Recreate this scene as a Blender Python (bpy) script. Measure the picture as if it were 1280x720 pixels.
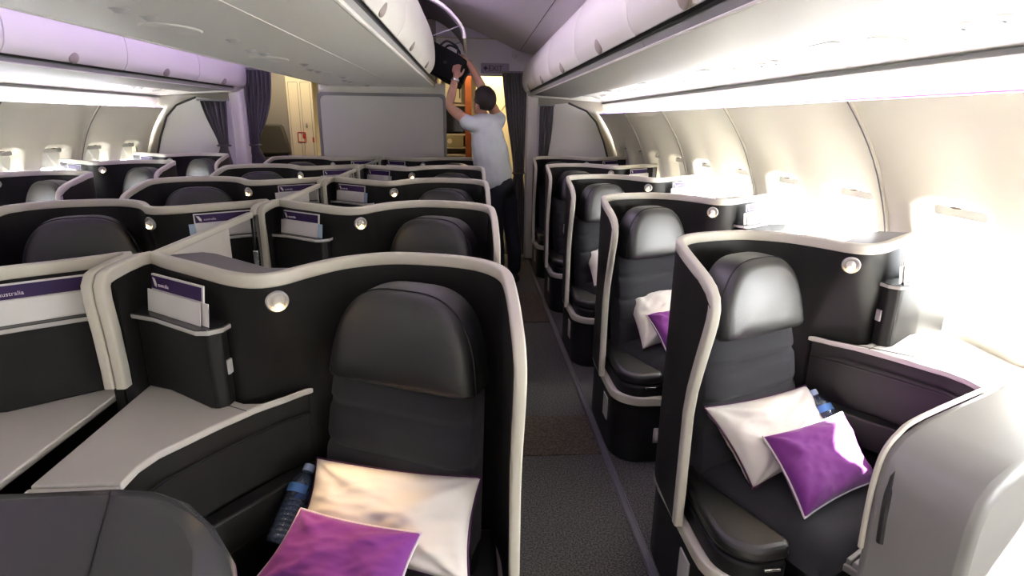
import bpy, bmesh, math, random
from mathutils import Vector, Matrix, noise
R = math.radians
rnd = random.Random(7)
for o in list(bpy.data.objects):
    bpy.data.objects.remove(o)
sc = bpy.context.scene
col = sc.collection

# ---------------------------------------------------------------- camera, sky, sun, exposure
EYE = 1.5
PITCH, YAW, ROLL, FPX = .282088894, .0715693917, .0136256922, 720.0
fw = Vector((math.sin(YAW)*math.cos(PITCH), math.cos(YAW)*math.cos(PITCH), -math.sin(PITCH)))
rt = Vector((math.cos(YAW), -math.sin(YAW), 0)); up = rt.cross(fw)
r2 = rt*math.cos(ROLL)+up*math.sin(ROLL); u2 = -rt*math.sin(ROLL)+up*math.cos(ROLL)
cd = bpy.data.cameras.new('camera'); cam = bpy.data.objects.new('camera', cd); col.objects.link(cam)
cd.sensor_width = 36; cd.lens = FPX/1280*36; cd.clip_start = .02; cd.clip_end = 200
mw = Matrix((r2, u2, -fw)).transposed().to_4x4(); mw.translation = (0, 0, EYE)
cam.matrix_world = mw
sc.camera = cam
sc.view_settings.view_transform = 'Standard'; sc.view_settings.look = 'None'
sc.view_settings.gamma = 1; sc.view_settings.use_curve_mapping = False
sc.view_settings.exposure = 0.55
sc.cycles.use_denoising = True
sc.cycles.max_bounces = 10; sc.cycles.diffuse_bounces = 6; sc.cycles.glossy_bounces = 4
sc.cycles.transmission_bounces = 8; sc.cycles.transparent_max_bounces = 12
sc.cycles.sample_clamp_indirect = 20.0; sc.cycles.caustics_refractive = False; sc.cycles.caustics_reflective = False

wd = bpy.data.worlds.new('sky'); sc.world = wd; wd.use_nodes = True
bg = wd.node_tree.nodes['Background']; bg.inputs[0].default_value = (.93, .96, 1.0, 1); bg.inputs[1].default_value = 27.0

SUN_DIR = Vector((-1.0, .36, -.93)).normalized()      # the way the sunlight travels, in through the right windows
sd = bpy.data.lights.new('sun', 'SUN'); sd.energy = 80; sd.angle = R(1.0); sd.color = (1.0, .96, .88)
so = bpy.data.objects.new('sun', sd); col.objects.link(so)
so.rotation_euler = SUN_DIR.to_track_quat('-Z', 'Y').to_euler(); so.location = (6, 2, 6)

def area(name, loc, rot, sx, sy, power, color=(1, 1, 1), spread=None):
    l = bpy.data.lights.new(name, 'AREA'); l.shape = 'RECTANGLE'; l.size = sx; l.size_y = sy
    l.energy = power; l.color = color
    if spread: l.spread = spread
    o = bpy.data.objects.new(name, l); col.objects.link(o); o.location = loc; o.rotation_euler = rot
    return o
AX = -.8755                                            # centre line of the cabin
# mood lighting along the ceiling coves (purple), unseen fill added behind the camera, aft galley lamps
area('mood_light', (-.475, 1.9, 2.445), (0, R(-116), 0), .05, 6.0, 27, (.80, .63, 1.0))
area('mood_light', (2*AX+.475, 2.6, 2.445), (0, R(100), 0), .05, 7.2, 27, (.66, .46, 1.0))
area('front_fill', (.2, -1.2, 1.5), (R(90), 0, 0), 3.0, 1.6, 9, (1, .95, .83))
area('front_fill', (-2.2, -1.2, 1.5), (R(90), 0, 0), 1.4, 1.6, 2.5, (.95, .97, 1))
area('galley_lamp_and_fill', (.02, 6.85, 2.2), (R(40), 0, 0), .5, .15, 5, (1, .8, .46))  # fill added to brighten the galley cabinet
area('galley_lamp_and_fill', (-2.05, 6.8, 2.2), (R(40), 0, 0), .7, .15, 7, (1, .84, .6))  # fill added to brighten the lavatory door and tan wall
area('galley_lamp_and_fill', (.35, 8.2, 2.1), (0, 0, 0), .5, 1.4, 22, (1, .78, .42))
area('galley_lamp_and_fill', (-2.0, 8.4, 2.1), (0, 0, 0), .8, 1.2, 22, (1, .8, .5))

# ---------------------------------------------------------------- materials
def mat(name, color, rough=.5, metal=0., bump=None, sheen=0., spec=.5, emit=None, estr=0., trans=0., ior=1.45, coat=0., vary=None, coatr=.1):
    m = bpy.data.materials.new(name); m.use_nodes = True
    nt = m.node_tree; b = nt.nodes['Principled BSDF']
    b.inputs['Base Color'].default_value = (*color, 1); b.inputs['Roughness'].default_value = rough
    b.inputs['Metallic'].default_value = metal; b.inputs['Specular IOR Level'].default_value = spec
    b.inputs['IOR'].default_value = ior
    b.inputs['Sheen Weight'].default_value = sheen; b.inputs['Coat Weight'].default_value = coat
    b.inputs['Coat Roughness'].default_value = coatr
    b.inputs['Transmission Weight'].default_value = trans
    if emit: b.inputs['Emission Color'].default_value = (*emit, 1); b.inputs['Emission Strength'].default_value = estr
    if bump or vary:
        tc = nt.nodes.new('ShaderNodeTexCoord')
    if bump:
        sc_, st_, det = bump
        n = nt.nodes.new('ShaderNodeTexNoise'); n.inputs['Scale'].default_value = sc_; n.inputs['Detail'].default_value = det
        bp = nt.nodes.new('ShaderNodeBump'); bp.inputs['Strength'].default_value = st_; bp.inputs['Distance'].default_value = .004
        nt.links.new(tc.outputs['Object'], n.inputs['Vector']); nt.links.new(n.outputs['Fac'], bp.inputs['Height'])
        nt.links.new(bp.outputs['Normal'], b.inputs['Normal'])
    if vary:
        sc_, c2, lo, hi = vary
        n = nt.nodes.new('ShaderNodeTexNoise'); n.inputs['Scale'].default_value = sc_; n.inputs['Detail'].default_value = 4
        cr = nt.nodes.new('ShaderNodeValToRGB')
        cr.color_ramp.elements[0].position = lo; cr.color_ramp.elements[0].color = (*color, 1)
        cr.color_ramp.elements[1].position = hi; cr.color_ramp.elements[1].color = (*c2, 1)
        nt.links.new(tc.outputs['Object'], n.inputs['Vector']); nt.links.new(n.outputs['Fac'], cr.inputs['Fac'])
        nt.links.new(cr.outputs['Color'], b.inputs['Base Color'])
    return m
M_shell = mat('charcoal_shell', (.0165, .016, .0152), .5, bump=(900, .08, 2), spec=.3)
M_base = mat('black_base', (.010, .010, .011), .5, spec=.35)
M_trim = mat('warm_grey_trim', (.58, .555, .47), .42)
M_leather = mat('black_leather', (.010, .0103, .010), .45, bump=(420, .25, 3), spec=.8, coat=.5, coatr=.38)
M_fabric = mat('charcoal_fabric', (.026, .026, .031), .88, bump=(700, .35, 2), sheen=.15)
M_table = mat('pale_laminate', (.60, .57, .52), .45)
M_silver = mat('silver_plastic', (.50, .49, .47), .35, metal=.1)
M_chrome = mat('chrome', (.75, .75, .75), .18, metal=1)
M_gloss = mat('black_gloss', (.008, .008, .009), .12, coat=.5)
M_grey = mat('grey_plastic', (.17, .16, .165), .5)
M_pod_dark = mat('dark_satin_plastic', (.06, .06, .062), .26)
M_pod_pale = mat('pale_grey_plastic', (.23, .225, .215), .35)
M_bin = mat('bin_white', (.74, .72, .65), .42)
M_bin_under_shaded = mat('bin_underside_shaded', (.25, .24, .218), .45)  # grey underside finish, deepened to put its shade into the colour
M_psu = mat('panel_white', (.68, .66, .595), .45)
M_bin_grey = mat('bin_grey_rail', (.30, .30, .28), .5)
M_dark = mat('dark_recess', (.03, .03, .03), .6)
M_latch = mat('taupe_latch', (.34, .29, .25), .4)
M_side = mat('sidewall_cream', (.88, .84, .725), .5)
M_ceiling = mat('ceiling_white', (.74, .72, .74), .55)
M_partition = mat('grey_partition', (.62, .605, .585), .55, bump=(300, .05, 2))
M_part_frame = mat('partition_frame', (.25, .25, .255), .45)
M_carpet = mat('carpet', (.030, .030, .028), .95, bump=(420, .5, 3), vary=(150, (.125, .122, .115), .40, .62))
M_patch_brown = mat('brown_patch', (.040, .033, .024), .95, bump=(420, .5, 3), vary=(150, (.12, .098, .07), .40, .62))
M_rail = mat('floor_rail_metal', (.16, .16, .19), .35, metal=.5)
M_white_linen = mat('white_linen', (.72, .68, .64), .85, bump=(900, .2, 2), sheen=.1)
M_purple = mat('purple_cotton', (.205, .030, .25), .8, bump=(900, .2, 2), sheen=.2)
M_pipe_purple = mat('plum_piping', (.06, .012, .06), .7)
M_pipe_pale = mat('pale_piping', (.7, .62, .68), .7)
M_paper = mat('white_paper', (.72, .70, .68), .6)
M_card_blue = mat('pale_blue_card', (.42, .55, .68), .6)
M_book = mat('purple_print', (.026, .006, .075), .6)
M_bottle = bpy.data.materials.new('clear_plastic'); M_bottle.use_nodes = True
nt = M_bottle.node_tree; nt.nodes.clear()
ou = nt.nodes.new('ShaderNodeOutputMaterial'); mx = nt.nodes.new('ShaderNodeMixShader'); tr = nt.nodes.new('ShaderNodeBsdfTransparent'); gl = nt.nodes.new('ShaderNodeBsdfGlossy'); df = nt.nodes.new('ShaderNodeBsdfDiffuse'); m3 = nt.nodes.new('ShaderNodeMixShader')
lw = nt.nodes.new('ShaderNodeLayerWeight'); lw.inputs['Blend'].default_value = .45
tr.inputs[0].default_value = (.66, .78, .93, 1); gl.inputs['Roughness'].default_value = .08; gl.inputs[0].default_value = (.85, .92, 1, 1); df.inputs[0].default_value = (.25, .36, .55, 1)
m3.inputs[0].default_value = .22
nt.links.new(tr.outputs[0], m3.inputs[1]); nt.links.new(df.outputs[0], m3.inputs[2])
nt.links.new(lw.outputs['Facing'], mx.inputs[0]); nt.links.new(m3.outputs[0], mx.inputs[1]); nt.links.new(gl.outputs[0], mx.inputs[2]); nt.links.new(mx.outputs[0], ou.inputs[0])
M_cap = mat('bottle_cap', (.45, .58, .8), .4)
M_blue = mat('blue_label', (.10, .25, .60), .4)
M_curtain = mat('plum_grey_curtain', (.098, .088, .096), .85, bump=(500, .2, 2), sheen=.3)
M_cream = mat('galley_cream', (.62, .54, .38), .5)
M_tan = mat('monument_tan', (.26, .235, .20), .55)
M_olive = mat('olive_jump_seat', (.06, .055, .035), .6)
M_wood = mat('orange_wood', (.33, .085, .02), .4, vary=(14, (.22, .05, .012), .3, .7))
M_bulb = mat('lamp_glow', (1, .8, .5), .4, emit=(1, .66, .28), estr=36)
M_lens = mat('frosted_lens', (.7, .68, .62), .3)
M_skin = mat('skin', (.48, .27, .19), .55, vary=(30, (.42, .22, .15), .3, .7))
M_hair = mat('dark_hair', (.018, .012, .009), .6, bump=(160, .8, 4))
M_shirt = mat('pale_grey_tshirt', (.53, .57, .59), .85, bump=(60, .5, 3), sheen=.1)
M_jeans = mat('dark_trousers', (.012, .014, .022), .85)
M_shoe = mat('black_shoes', (.015, .015, .015), .5)
M_bag = mat('black_bag', (.005, .005, .0055), .7, bump=(400, .4, 2), spec=.25)
M_bagtrim = mat('black_webbing', (.02, .02, .022), .7)
M_red = mat('red_sign', (.45, .03, .02), .5)
M_sign = mat('exit_sign_panel', (.38, .31, .42), .5)
M_signtext = mat('exit_sign_text', (.06, .035, .09), .5)
M_shade = mat('window_shade', (.75, .74, .70), .5)
M_led = mat('purple_led', (.3, .1, .8), .4, emit=(.36, .10, 1.0), estr=.16)
M_galleybox = mat('galley_box', (.30, .25, .13), .5)
M_steel = mat('steel', (.5, .5, .48), .3, metal=.9)
M_screen = mat('screen_glass', (.01, .01, .012), .08)
gm = bpy.data.materials.new('window_glass'); gm.use_nodes = True
nt = gm.node_tree; nt.nodes.clear()
ou = nt.nodes.new('ShaderNodeOutputMaterial'); mx = nt.nodes.new('ShaderNodeMixShader'); tr = nt.nodes.new('ShaderNodeBsdfTransparent'); gl = nt.nodes.new('ShaderNodeBsdfGlossy')
gl.inputs['Roughness'].default_value = .03; mx.inputs[0].default_value = .06
nt.links.new(tr.outputs[0], mx.inputs[1]); nt.links.new(gl.outputs[0], mx.inputs[2]); nt.links.new(mx.outputs[0], ou.inputs[0])
M_glass = gm

# ---------------------------------------------------------------- helpers
MIR = 1
def obj(name, bm, m, parent=None, smooth=True, sharp=35, bevel=0., solid=0.):
    """link bm as ONE mesh object; with MIR = -1 the local x is flipped"""
    bmesh.ops.remove_doubles(bm, verts=bm.verts, dist=1e-5)
    if MIR < 0:
        for v in bm.verts: v.co.x *= -1
    bmesh.ops.recalc_face_normals(bm, faces=bm.faces)
    me = bpy.data.meshes.new(name); bm.to_mesh(me); bm.free()
    o = bpy.data.objects.new(name, me); col.objects.link(o)
    for mm in (m if isinstance(m, (list, tuple)) else [m]): me.materials.append(mm)
    if smooth:
        me.polygons.foreach_set('use_smooth', [True]*len(me.polygons)); me.set_sharp_from_angle(angle=R(sharp))
    if solid:
        s = o.modifiers.new('solid', 'SOLIDIFY'); s.thickness = solid; s.offset = 0
    if bevel:
        b = o.modifiers.new('bevel', 'BEVEL'); b.width = bevel; b.segments = 3; b.limit_method = 'ANGLE'; b.angle_limit = R(40)
        b.harden_normals = False
    if solid:
        s = o.modifiers.new('split', 'EDGE_SPLIT'); s.split_angle = R(38)
    if parent: o.parent = parent
    return o
def tag(o, label=None, cat=None, group=None, kind=None):
    if label: o['label'] = label
    if cat: o['category'] = cat
    if group: o['group'] = group
    if kind: o['kind'] = kind
    return o
def empty(name, loc=(0, 0, 0), rz=0.):
    o = bpy.data.objects.new(name, None); col.objects.link(o); o.location = loc; o.rotation_euler = (0, 0, rz)
    o.empty_display_size = .05
    return o
def struct(o): o['kind'] = 'structure'; return o
KIDS = {}
def dup(root, loc=None, label=None, group=None):
    r = root.copy(); col.objects.link(r)
    if loc is not None: r.location = loc
    if label: r['label'] = label
    if group: r['group'] = group
    for ch in list(root.children):
        c = ch.copy(); col.objects.link(c); c.parent = r
        for g in list(ch.children):
            d = g.copy(); col.objects.link(d); d.parent = c
    return r
def box(bm, c, s, rz=0., rx=0., ry=0., mi=0):
    m = Matrix.Translation(c) @ Matrix.Rotation(rz, 4, 'Z') @ Matrix.Rotation(ry, 4, 'Y') @ Matrix.Rotation(rx, 4, 'X') @ Matrix.Diagonal((*s, 1))
    r = bmesh.ops.create_cube(bm, size=1, matrix=m)
    for v in r['verts']:
        for f in v.link_faces: f.material_index = mi
def prism(bm, poly, z0, z1, mi=0):
    """upright prism over a plan polygon; z1 may be a function of the index"""
    n = len(poly)
    lo = [bm.verts.new((p[0], p[1], z0)) for p in poly]; hi = [bm.verts.new((p[0], p[1], z1)) for p in poly]
    fs = [bm.faces.new((lo[i], lo[(i+1) % n], hi[(i+1) % n], hi[i])) for i in range(n)]
    fs += [bm.faces.new(hi), bm.faces.new(lo[::-1])]
    for f in fs: f.material_index = mi
    return hi
def cat(pts, n=8, closed=False):
    P = [Vector(p) for p in pts]; out = []; L = len(P)
    rng = range(L if closed else L-1)
    for i in rng:
        if closed: a, b, c, d = P[i-1], P[i], P[(i+1) % L], P[(i+2) % L]
        else: a, b, c, d = P[max(i-1, 0)], P[i], P[i+1], P[min(i+2, L-1)]
        for k in range(n):
            t = k/n
            out.append(.5*((2*b)+(c-a)*t+(2*a-5*b+4*c-d)*t*t+(3*b-a-3*c+d)*t**3))
    if not closed: out.append(P[-1].copy())
    return out
def tube(bm, path, rad, seg=8, closed=False, caps=True, mi=0):
    P = [Vector(p) for p in path]; n = len(P); rings = []
    nrm = None
    for i in range(n):
        t = (P[(i+1) % n]-P[i-1]) if closed else (P[min(i+1, n-1)]-P[max(i-1, 0)])
        t.normalize()
        if nrm is None:
            nrm = t.orthogonal().normalized()
        else:
            nrm = (nrm-t*nrm.dot(t)); nrm.normalize()
        b = t.cross(nrm)
        r = rad(i/(n-1)) if callable(rad) else rad
        rings.append([bm.verts.new(P[i]+(nrm*math.cos(2*math.pi*k/seg)+b*math.sin(2*math.pi*k/seg))*r) for k in range(seg)])
    for i in range(n if closed else n-1):
        A, B = rings[i], rings[(i+1) % n]
        for k in range(seg):
            f = bm.faces.new((A[k], A[(k+1) % seg], B[(k+1) % seg], B[k])); f.material_index = mi
    if caps and not closed:
        bm.faces.new(rings[0][::-1]); bm.faces.new(rings[-1])
def sweep(bm, path, sides, prof, caps=True):
    """sweep a closed profile (a = along side, b = along tangent x side) down a path with given side vectors"""
    rings = []; n = len(path)
    for i in range(n):
        t = (path[min(i+1, n-1)]-path[max(i-1, 0)]).normalized()
        s = sides[i]-t*sides[i].dot(t); s.normalize(); b = t.cross(s)
        rings.append([bm.verts.new(path[i]+s*a+b*c) for a, c in prof])
    m = len(prof)
    for i in range(n-1):
        for k in range(m):
            bm.faces.new((rings[i][k], rings[i][(k+1) % m], rings[i+1][(k+1) % m], rings[i+1][k]))
    if caps:
        bm.faces.new(rings[0][::-1]); bm.faces.new(rings[-1])
def rrect(w, h, r, seg=4):
    out = []
    for cx, cy, a0 in ((w-r, h-r, 0), (-w+r, h-r, 90), (-w+r, -h+r, 180), (w-r, -h+r, 270)):
        for k in range(seg+1):
            a = R(a0+90*k/seg); out.append((cx+r*math.cos(a), cy+r*math.sin(a)))
    return out
def lathe(bm, prof, M=Matrix.Identity(4), seg=20, mi=0):
    rings = [[bm.verts.new(M @ Vector((r*math.cos(2*math.pi*k/seg), r*math.sin(2*math.pi*k/seg), z))) for k in range(seg)] for r, z in prof]
    for A, B in zip(rings, rings[1:]):
        for k in range(seg):
            f = bm.faces.new((A[k], A[(k+1) % seg], B[(k+1) % seg], B[k])); f.material_index = mi
    for ring in (rings[0], rings[-1]):
        f = bm.faces.new(ring); f.material_index = mi
def grid(bm, rows, mi=0, closed=False):
    V = [[bm.verts.new(p) for p in r] for r in rows]
    for i in range(len(V)-1):
        n = len(V[i])
        for j in range(n if closed else n-1):
            f = bm.faces.new((V[i][j], V[i][(j+1) % n], V[i+1][(j+1) % n], V[i+1][j])); f.material_index = mi
    return V
def orient(fwd, upv=Vector((0, 0, 1))):
    """matrix whose z points along fwd"""
    z = Vector(fwd).normalized(); x = upv.cross(z)
    if x.length < 1e-4: x = Vector((1, 0, 0))
    x.normalize(); y = z.cross(x)
    return Matrix((x, y, z)).transposed().to_4x4()
def text(name, s, loc, rot, size, m, parent=None, ext=.0006):
    cu = bpy.data.curves.new(name, 'FONT'); cu.body = s; cu.size = size; cu.extrude = ext; cu.align_x = 'LEFT'
    t = bpy.data.objects.new(name, cu); col.objects.link(t)
    bpy.context.view_layer.update()
    me = bpy.data.meshes.new_from_object(t.evaluated_get(bpy.context.evaluated_depsgraph_get()))
    bpy.data.objects.remove(t)
    o = bpy.data.objects.new(name, me); col.objects.link(o); me.materials.clear(); me.materials.append(m)
    o.matrix_local = rot.to_4x4() if isinstance(rot, Matrix) else Matrix.Identity(4)
    o.location = loc
    if parent: o.parent = parent
    return o

# ---------------------------------------------------------------- the cabin: floor, side walls, ceiling
Y0c, Y1c = -1.3, 6.34
def mx_(x): return 2*AX-x
bm = bmesh.new(); grid(bm, [[Vector((x, y, 0)) for x in (mx_(1.75), 1.75)] for y in (Y0c, 10.2)])
struct(obj('floor', bm, M_carpet))
# brown patches on the aisle carpet
i = 0
for xs in (.095, mx_(.60)):
    for y0, y1 in ((2.35, 2.72), (4.2, 5.0), (.6, 1.0)):
        bm = bmesh.new(); prism(bm, [(xs, y0), (xs+.505, y0), (xs+.505, y1), (xs, y1)], .0005, .003); i += 1
        struct(obj('trim_%d' % (30+i), bm, M_patch_brown))
# floor rail along each edge of the aisles
for k, x in enumerate((.618, .06, mx_(.618), mx_(.06))):
    bm = bmesh.new()
    for dx, w, h in ((0, .03, .006), (-.011, .005, .011), (.011, .005, .011)):
        box(bm, (x+dx, 2.5, h/2), (w, 7.6, h))
    struct(obj('trim_%d' % (k+1), bm, M_rail, bevel=.001))

WP = [(0, 1.56), (.3, 1.63), (.6, 1.665), (.8, 1.665), (.95, 1.655), (1.10, 1.63), (1.235, 1.59), (1.35, 1.535), (1.45, 1.47), (1.52, 1.415), (1.585, 1.36)]
def wx(z):
    for (a, xa), (b, xb) in zip(WP, WP[1:]):
        if z <= b: t = (z-a)/(b-a); return xa+(xb-xa)*t
    return WP[-1][1]
def wxs(z): return (wx(z-.05)+wx(z)+wx(min(z+.05, 1.585)))/3 if .06 < z < 1.55 else wx(z)
WPITCH, WY = .5335, 2.338
ZC, HW, HH = 1.055, .135, .185                          # window centre height and half sizes
def build_wall(side, name):
    """sidewall skin with real window openings; side = +1 right, -1 left (mirrored about the cabin axis)"""
    def P(y, z, out=0.):
        d = (y-WY)/WPITCH; d -= round(d)
        fade = max(0, min(1, (1.56-z)/.3))*max(0, min(1, (z-.35)/.4))
        x = wxs(z)+.026*fade*math.cos(2*math.pi*d)+out-.006
        return Vector((x if side > 0 else mx_(x), y, z))
    bm = bmesh.new()
    ks = range(-7, 8)
    zlo, zhi = .80, 1.33
    low = [0, .15, .3, .45, .6, .7, zlo]; high = [zhi+(1.585-zhi)*q/12 for q in range(13)]
    for k in ks:
        yc = WY+k*WPITCH; ya, yb = yc-WPITCH/2, yc+WPITCH/2
        ys = [ya+(yb-ya)*j/12 for j in range(13)]
        grid(bm, [[P(y, z) for y in ys] for z in low])
        grid(bm, [[P(y, z) for y in ys] for z in high])
        for zl in (zlo, zhi): grid(bm, [[P(y, zl+q, .003) for y in ys] for q in (-.02, 0, .02)])
        # ring zone
        hole = rrect(HW, HH, .075, 8); n = len(hole)
        def outer(a):
            dx, dz = math.cos(a), math.sin(a)
            t = min((WPITCH/2)/abs(dx) if abs(dx) > 1e-6 else 9, (((zhi if dz > 0 else zlo)-ZC)/dz) if abs(dz) > 1e-6 else 9)
            return (dx*t, dz*t)
        angs = sorted({math.atan2(z, y) for y, z in hole} | {math.atan2(z-ZC, s*WPITCH/2) for s in (-1, 1) for z in (zlo, zhi)} | {math.atan2(z-ZC, WPITCH/2*q/6) for q in range(-6, 7) for z in (zlo, zhi)} | {math.atan2(zlo-ZC+(zhi-zlo)*q/8, s*WPITCH/2) for q in range(9) for s in (-1, 1)})
        def onhole(a):
            # radial hit on the rounded rectangle
            best = None; d = (math.cos(a), math.sin(a))
            for (x1, y1), (x2, y2) in zip(hole, hole[1:]+hole[:1]):
                ex, ey = x2-x1, y2-y1; den = d[0]*ey-d[1]*ex
                if abs(den) < 1e-9: continue
                t = (x1*ey-y1*ex)/den; s = (x1*d[1]-y1*d[0])/den
                if t > 0 and -1e-6 <= s <= 1+1e-6: best = t if best is None else max(best, t)
            return (d[0]*best, d[1]*best)
        rings = []
        for f, o_ in ((1.0, 0.), (.9, 0), (.8, 0), (.7, 0), (.6, 0.), (.5, 0), (.4, 0), (.33, .0), (.26, .004), (.2, .012), (.0, .05), (-.05, .10)):
            ring = []
            for a in angs:
                ox, oz = outer(a); hx, hz = onhole(a)
                y = hx+(ox-hx)*f; z = hz+(oz-hz)*f
                ring.append(P(yc+y, ZC+z, o_))
            rings.append(ring)
        grid(bm, rings, closed=True)
    w = struct(obj(name, bm, M_side, sharp=50))
    # panes
    for n_, k in enumerate(ks):
        yc = WY+k*WPITCH
        fr = bmesh.new()
        out = [P(yc+y*1.02, ZC+z*1.02, .097) for y, z in rrect(HW, HH, .07, 8)]
        ctr = sum(out, Vector())/len(out)
        vs = [fr.verts.new(p) for p in out]; fr.faces.new(vs)
        struct(obj('window_%d' % (n_+1+(20 if side < 0 else 0)), fr, M_glass, smooth=False))
        # the shade pushed up, with its handle at the top of the opening
        e = empty('window_shade', P(yc, ZC+HH, .02)); s = 1 if side > 0 else -1
        bm = bmesh.new()
        q = rrect(.112, .016, .014, 4)
        prism(bm, [(a, b) for a, b in q], 0, .006)
        for v in bm.verts: v.co = Vector((v.co.z*s-.004*s, v.co.x, v.co.y-.016))
        obj('slat', bm, M_shade, e)
        idx_ = int(round((yc-WY)/WPITCH))
        if (side > 0 and idx_ in (4, 5)) or (side < 0 and idx_ >= 2):    # half-lowered blinds added to dim the daylight
            bm = bmesh.new(); cl = [P(yc+y*1.01, ZC+max(z, -.10 if side > 0 else .03)*1.01, .06)-e.location for y, z in rrect(HW, HH, .07, 6)]
            bm.faces.new([bm.verts.new(p) for p in cl]); obj('light_cut_blind', bm, M_shade, e, smooth=False, solid=.004)
        if (side < 0 and yc < 2.0) or (side > 0 and idx_ >= 6):          # left blinds added to cut daylight; rear right ones drawn down
            bm = bmesh.new(); cl = [P(yc+y*1.01, ZC+z*1.01, .06)-e.location for y, z in rrect(HW, HH, .07, 6)]
            bm.faces.new([bm.verts.new(p) for p in cl]); obj('light_cut_blind', bm, M_shade, e, smooth=False, solid=.004)
        bm = bmesh.new(); bmesh.ops.create_uvsphere(bm, u_segments=16, v_segments=8, radius=1)
        for v in bm.verts: v.co = Vector((v.co.x*.010-.022*s, v.co.y*.024, v.co.z*.006+.0))
        obj('handle', bm, M_latch, e)
        SHADES.append((e, side, yc))
    return w
SHADES = []
ORD = ['first', 'second', 'third', 'fourth', 'fifth', 'sixth', 'seventh', 'eighth', 'ninth', 'tenth', 'eleventh', 'twelfth', 'thirteenth', 'fourteenth', 'fifteenth']
build_wall(1, 'wall_right'); build_wall(-1, 'wall_left')
for e, side, yc in SHADES:
    idx = int(round((yc-WY)/WPITCH))
    where = 'right' if side > 0 else 'left'
    tag(e, ('lowered' if (side < 0 and yc < 2.0) or (side > 0 and idx >= 6) else 'half-lowered, light-dimming' if (side > 0 and idx in (4, 5)) or (side < 0 and idx >= 2) else 'raised')+' cream window shade with small oval handle, %s %s wall window from the rear' % (ORD[7-idx], where), 'window shade', 'window shades')
# joint strips between wall panels
def joint(y, side, n):
    bm = bmesh.new(); path = []; sides = []
    for i in range(26):
        z = .3+(1.583-.3)*i/25
        d = (y-WY)/WPITCH; d -= round(d)
        fade = max(0, min(1, (1.56-z)/.3))*max(0, min(1, (z-.35)/.4))
        x = wxs(z)+.026*fade*math.cos(2*math.pi*d)-.006-.003
        path.append(Vector((x if side > 0 else mx_(x), y, z))); sides.append(Vector((0, 1, 0)))
    sweep(bm, path, sides, [(-.0035, -.005), (.0035, -.005), (.0035, .003), (-.0035, .003)])
    struct(obj('trim_%d' % n, bm, M_part_frame))
    bm = bmesh.new(); sweep(bm, [p+Vector((0, -.012, 0)) for p in path], sides, rrect(.006, .0045, .003, 2))
    struct(obj('trim_%d' % (n+20), bm, M_side))
for k in range(-3, 4):
    joint(WY-WPITCH/2+.02+2*WPITCH*k, 1, 50+k); joint(WY-WPITCH/2+.02+2*WPITCH*k, -1, 90+k)

# cove valance above the side wall, purple led line, ceiling
for side, nm in ((1, 'right'), (-1, 'left')):
    X = (lambda x: x) if side > 0 else mx_
    bm = bmesh.new()
    prof = [(1.385, 1.680), (1.392, 1.668), (1.41, 1.645), (1.43, 1.615), (1.437, 1.592)]
    grid(bm, [[Vector((X(x), y, z)) for x, z in prof] for y in (Y0c, Y1c)])
    struct(obj('trim_%d' % (120+side), bm, M_psu, solid=.006))
    bm = bmesh.new(); box(bm, (X(1.40), (Y0c+Y1c)/2, 1.5915), (.03, Y1c-Y0c, .006)); struct(obj('trim_%d' % (124+side), bm, M_led))
bm = bmesh.new()
cp = [(.78, 2.13), (.70, 2.165), (.5, 2.20), (.25, 2.31), (0, 2.41), (-.3, 2.49), (AX, 2.52)]
full = cp+[(mx_(x), z) for x, z in cp[::-1][1:]]
grid(bm, [[Vector((x, y, z)) for x, z in full] for y in (Y0c, 3.9, 6.4)])
struct(obj('ceiling', bm, M_ceiling, solid=.01))
for side in (1, -1):
    X = (lambda x: x) if side > 0 else mx_
    bm = bmesh.new(); box(bm, (X(.505), 2.5, 2.197), (.008, 7.6, .006)); struct(obj('trim_%d' % (130+side), bm, M_dark))
    bm = bmesh.new(); box(bm, (X(.715), 2.5, 2.157), (.02, 7.6, .012)); struct(obj('trim_%d' % (134+side), bm, M_dark))
# outer hull above the bins so that no sky leaks in
bm = bmesh.new()
hull = [(1.78, 0), (1.80, .1)]
top = [(1.50, 1.60), (1.60, 1.72), (1.45, 2.0), (1.1, 2.35), (.4, 2.6), (AX, 2.75)]
hp = top+[(mx_(x), z) for x, z in top[::-1][1:]]
grid(bm, [[Vector((x, y, z)) for x, z in hp] for y in (Y0c, 10.2)])
struct(obj('ceiling_hull', bm, M_dark))
bm = bmesh.new(); grid(bm, [[Vector((x, Y0c, z)) for x in (mx_(1.75), 1.75)] for z in (0, 2.75)]); struct(obj('wall_front', bm, M_bin))
bm = bmesh.new(); grid(bm, [[Vector((x, 10.2, z)) for x in (mx_(1.75), 1.75)] for z in (0, 2.75)]); struct(obj('wall_back', bm, M_cream))
for s, nm in ((1, 'right'), (-1, 'left')):
    x = 1.62 if s > 0 else mx_(1.62)
    bm = bmesh.new(); grid(bm, [[Vector((x, y, z)) for y in (6.2, 10.2)] for z in (0, 2.4)]); struct(obj('wall_galley_%s' % nm, bm, M_cream))
bm = bmesh.new(); grid(bm, [[Vector((x, y, 2.32)) for x in (mx_(1.62), 1.62)] for y in (6.45, 10.2)]); struct(obj('ceiling_galley', bm, M_cream))

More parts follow.
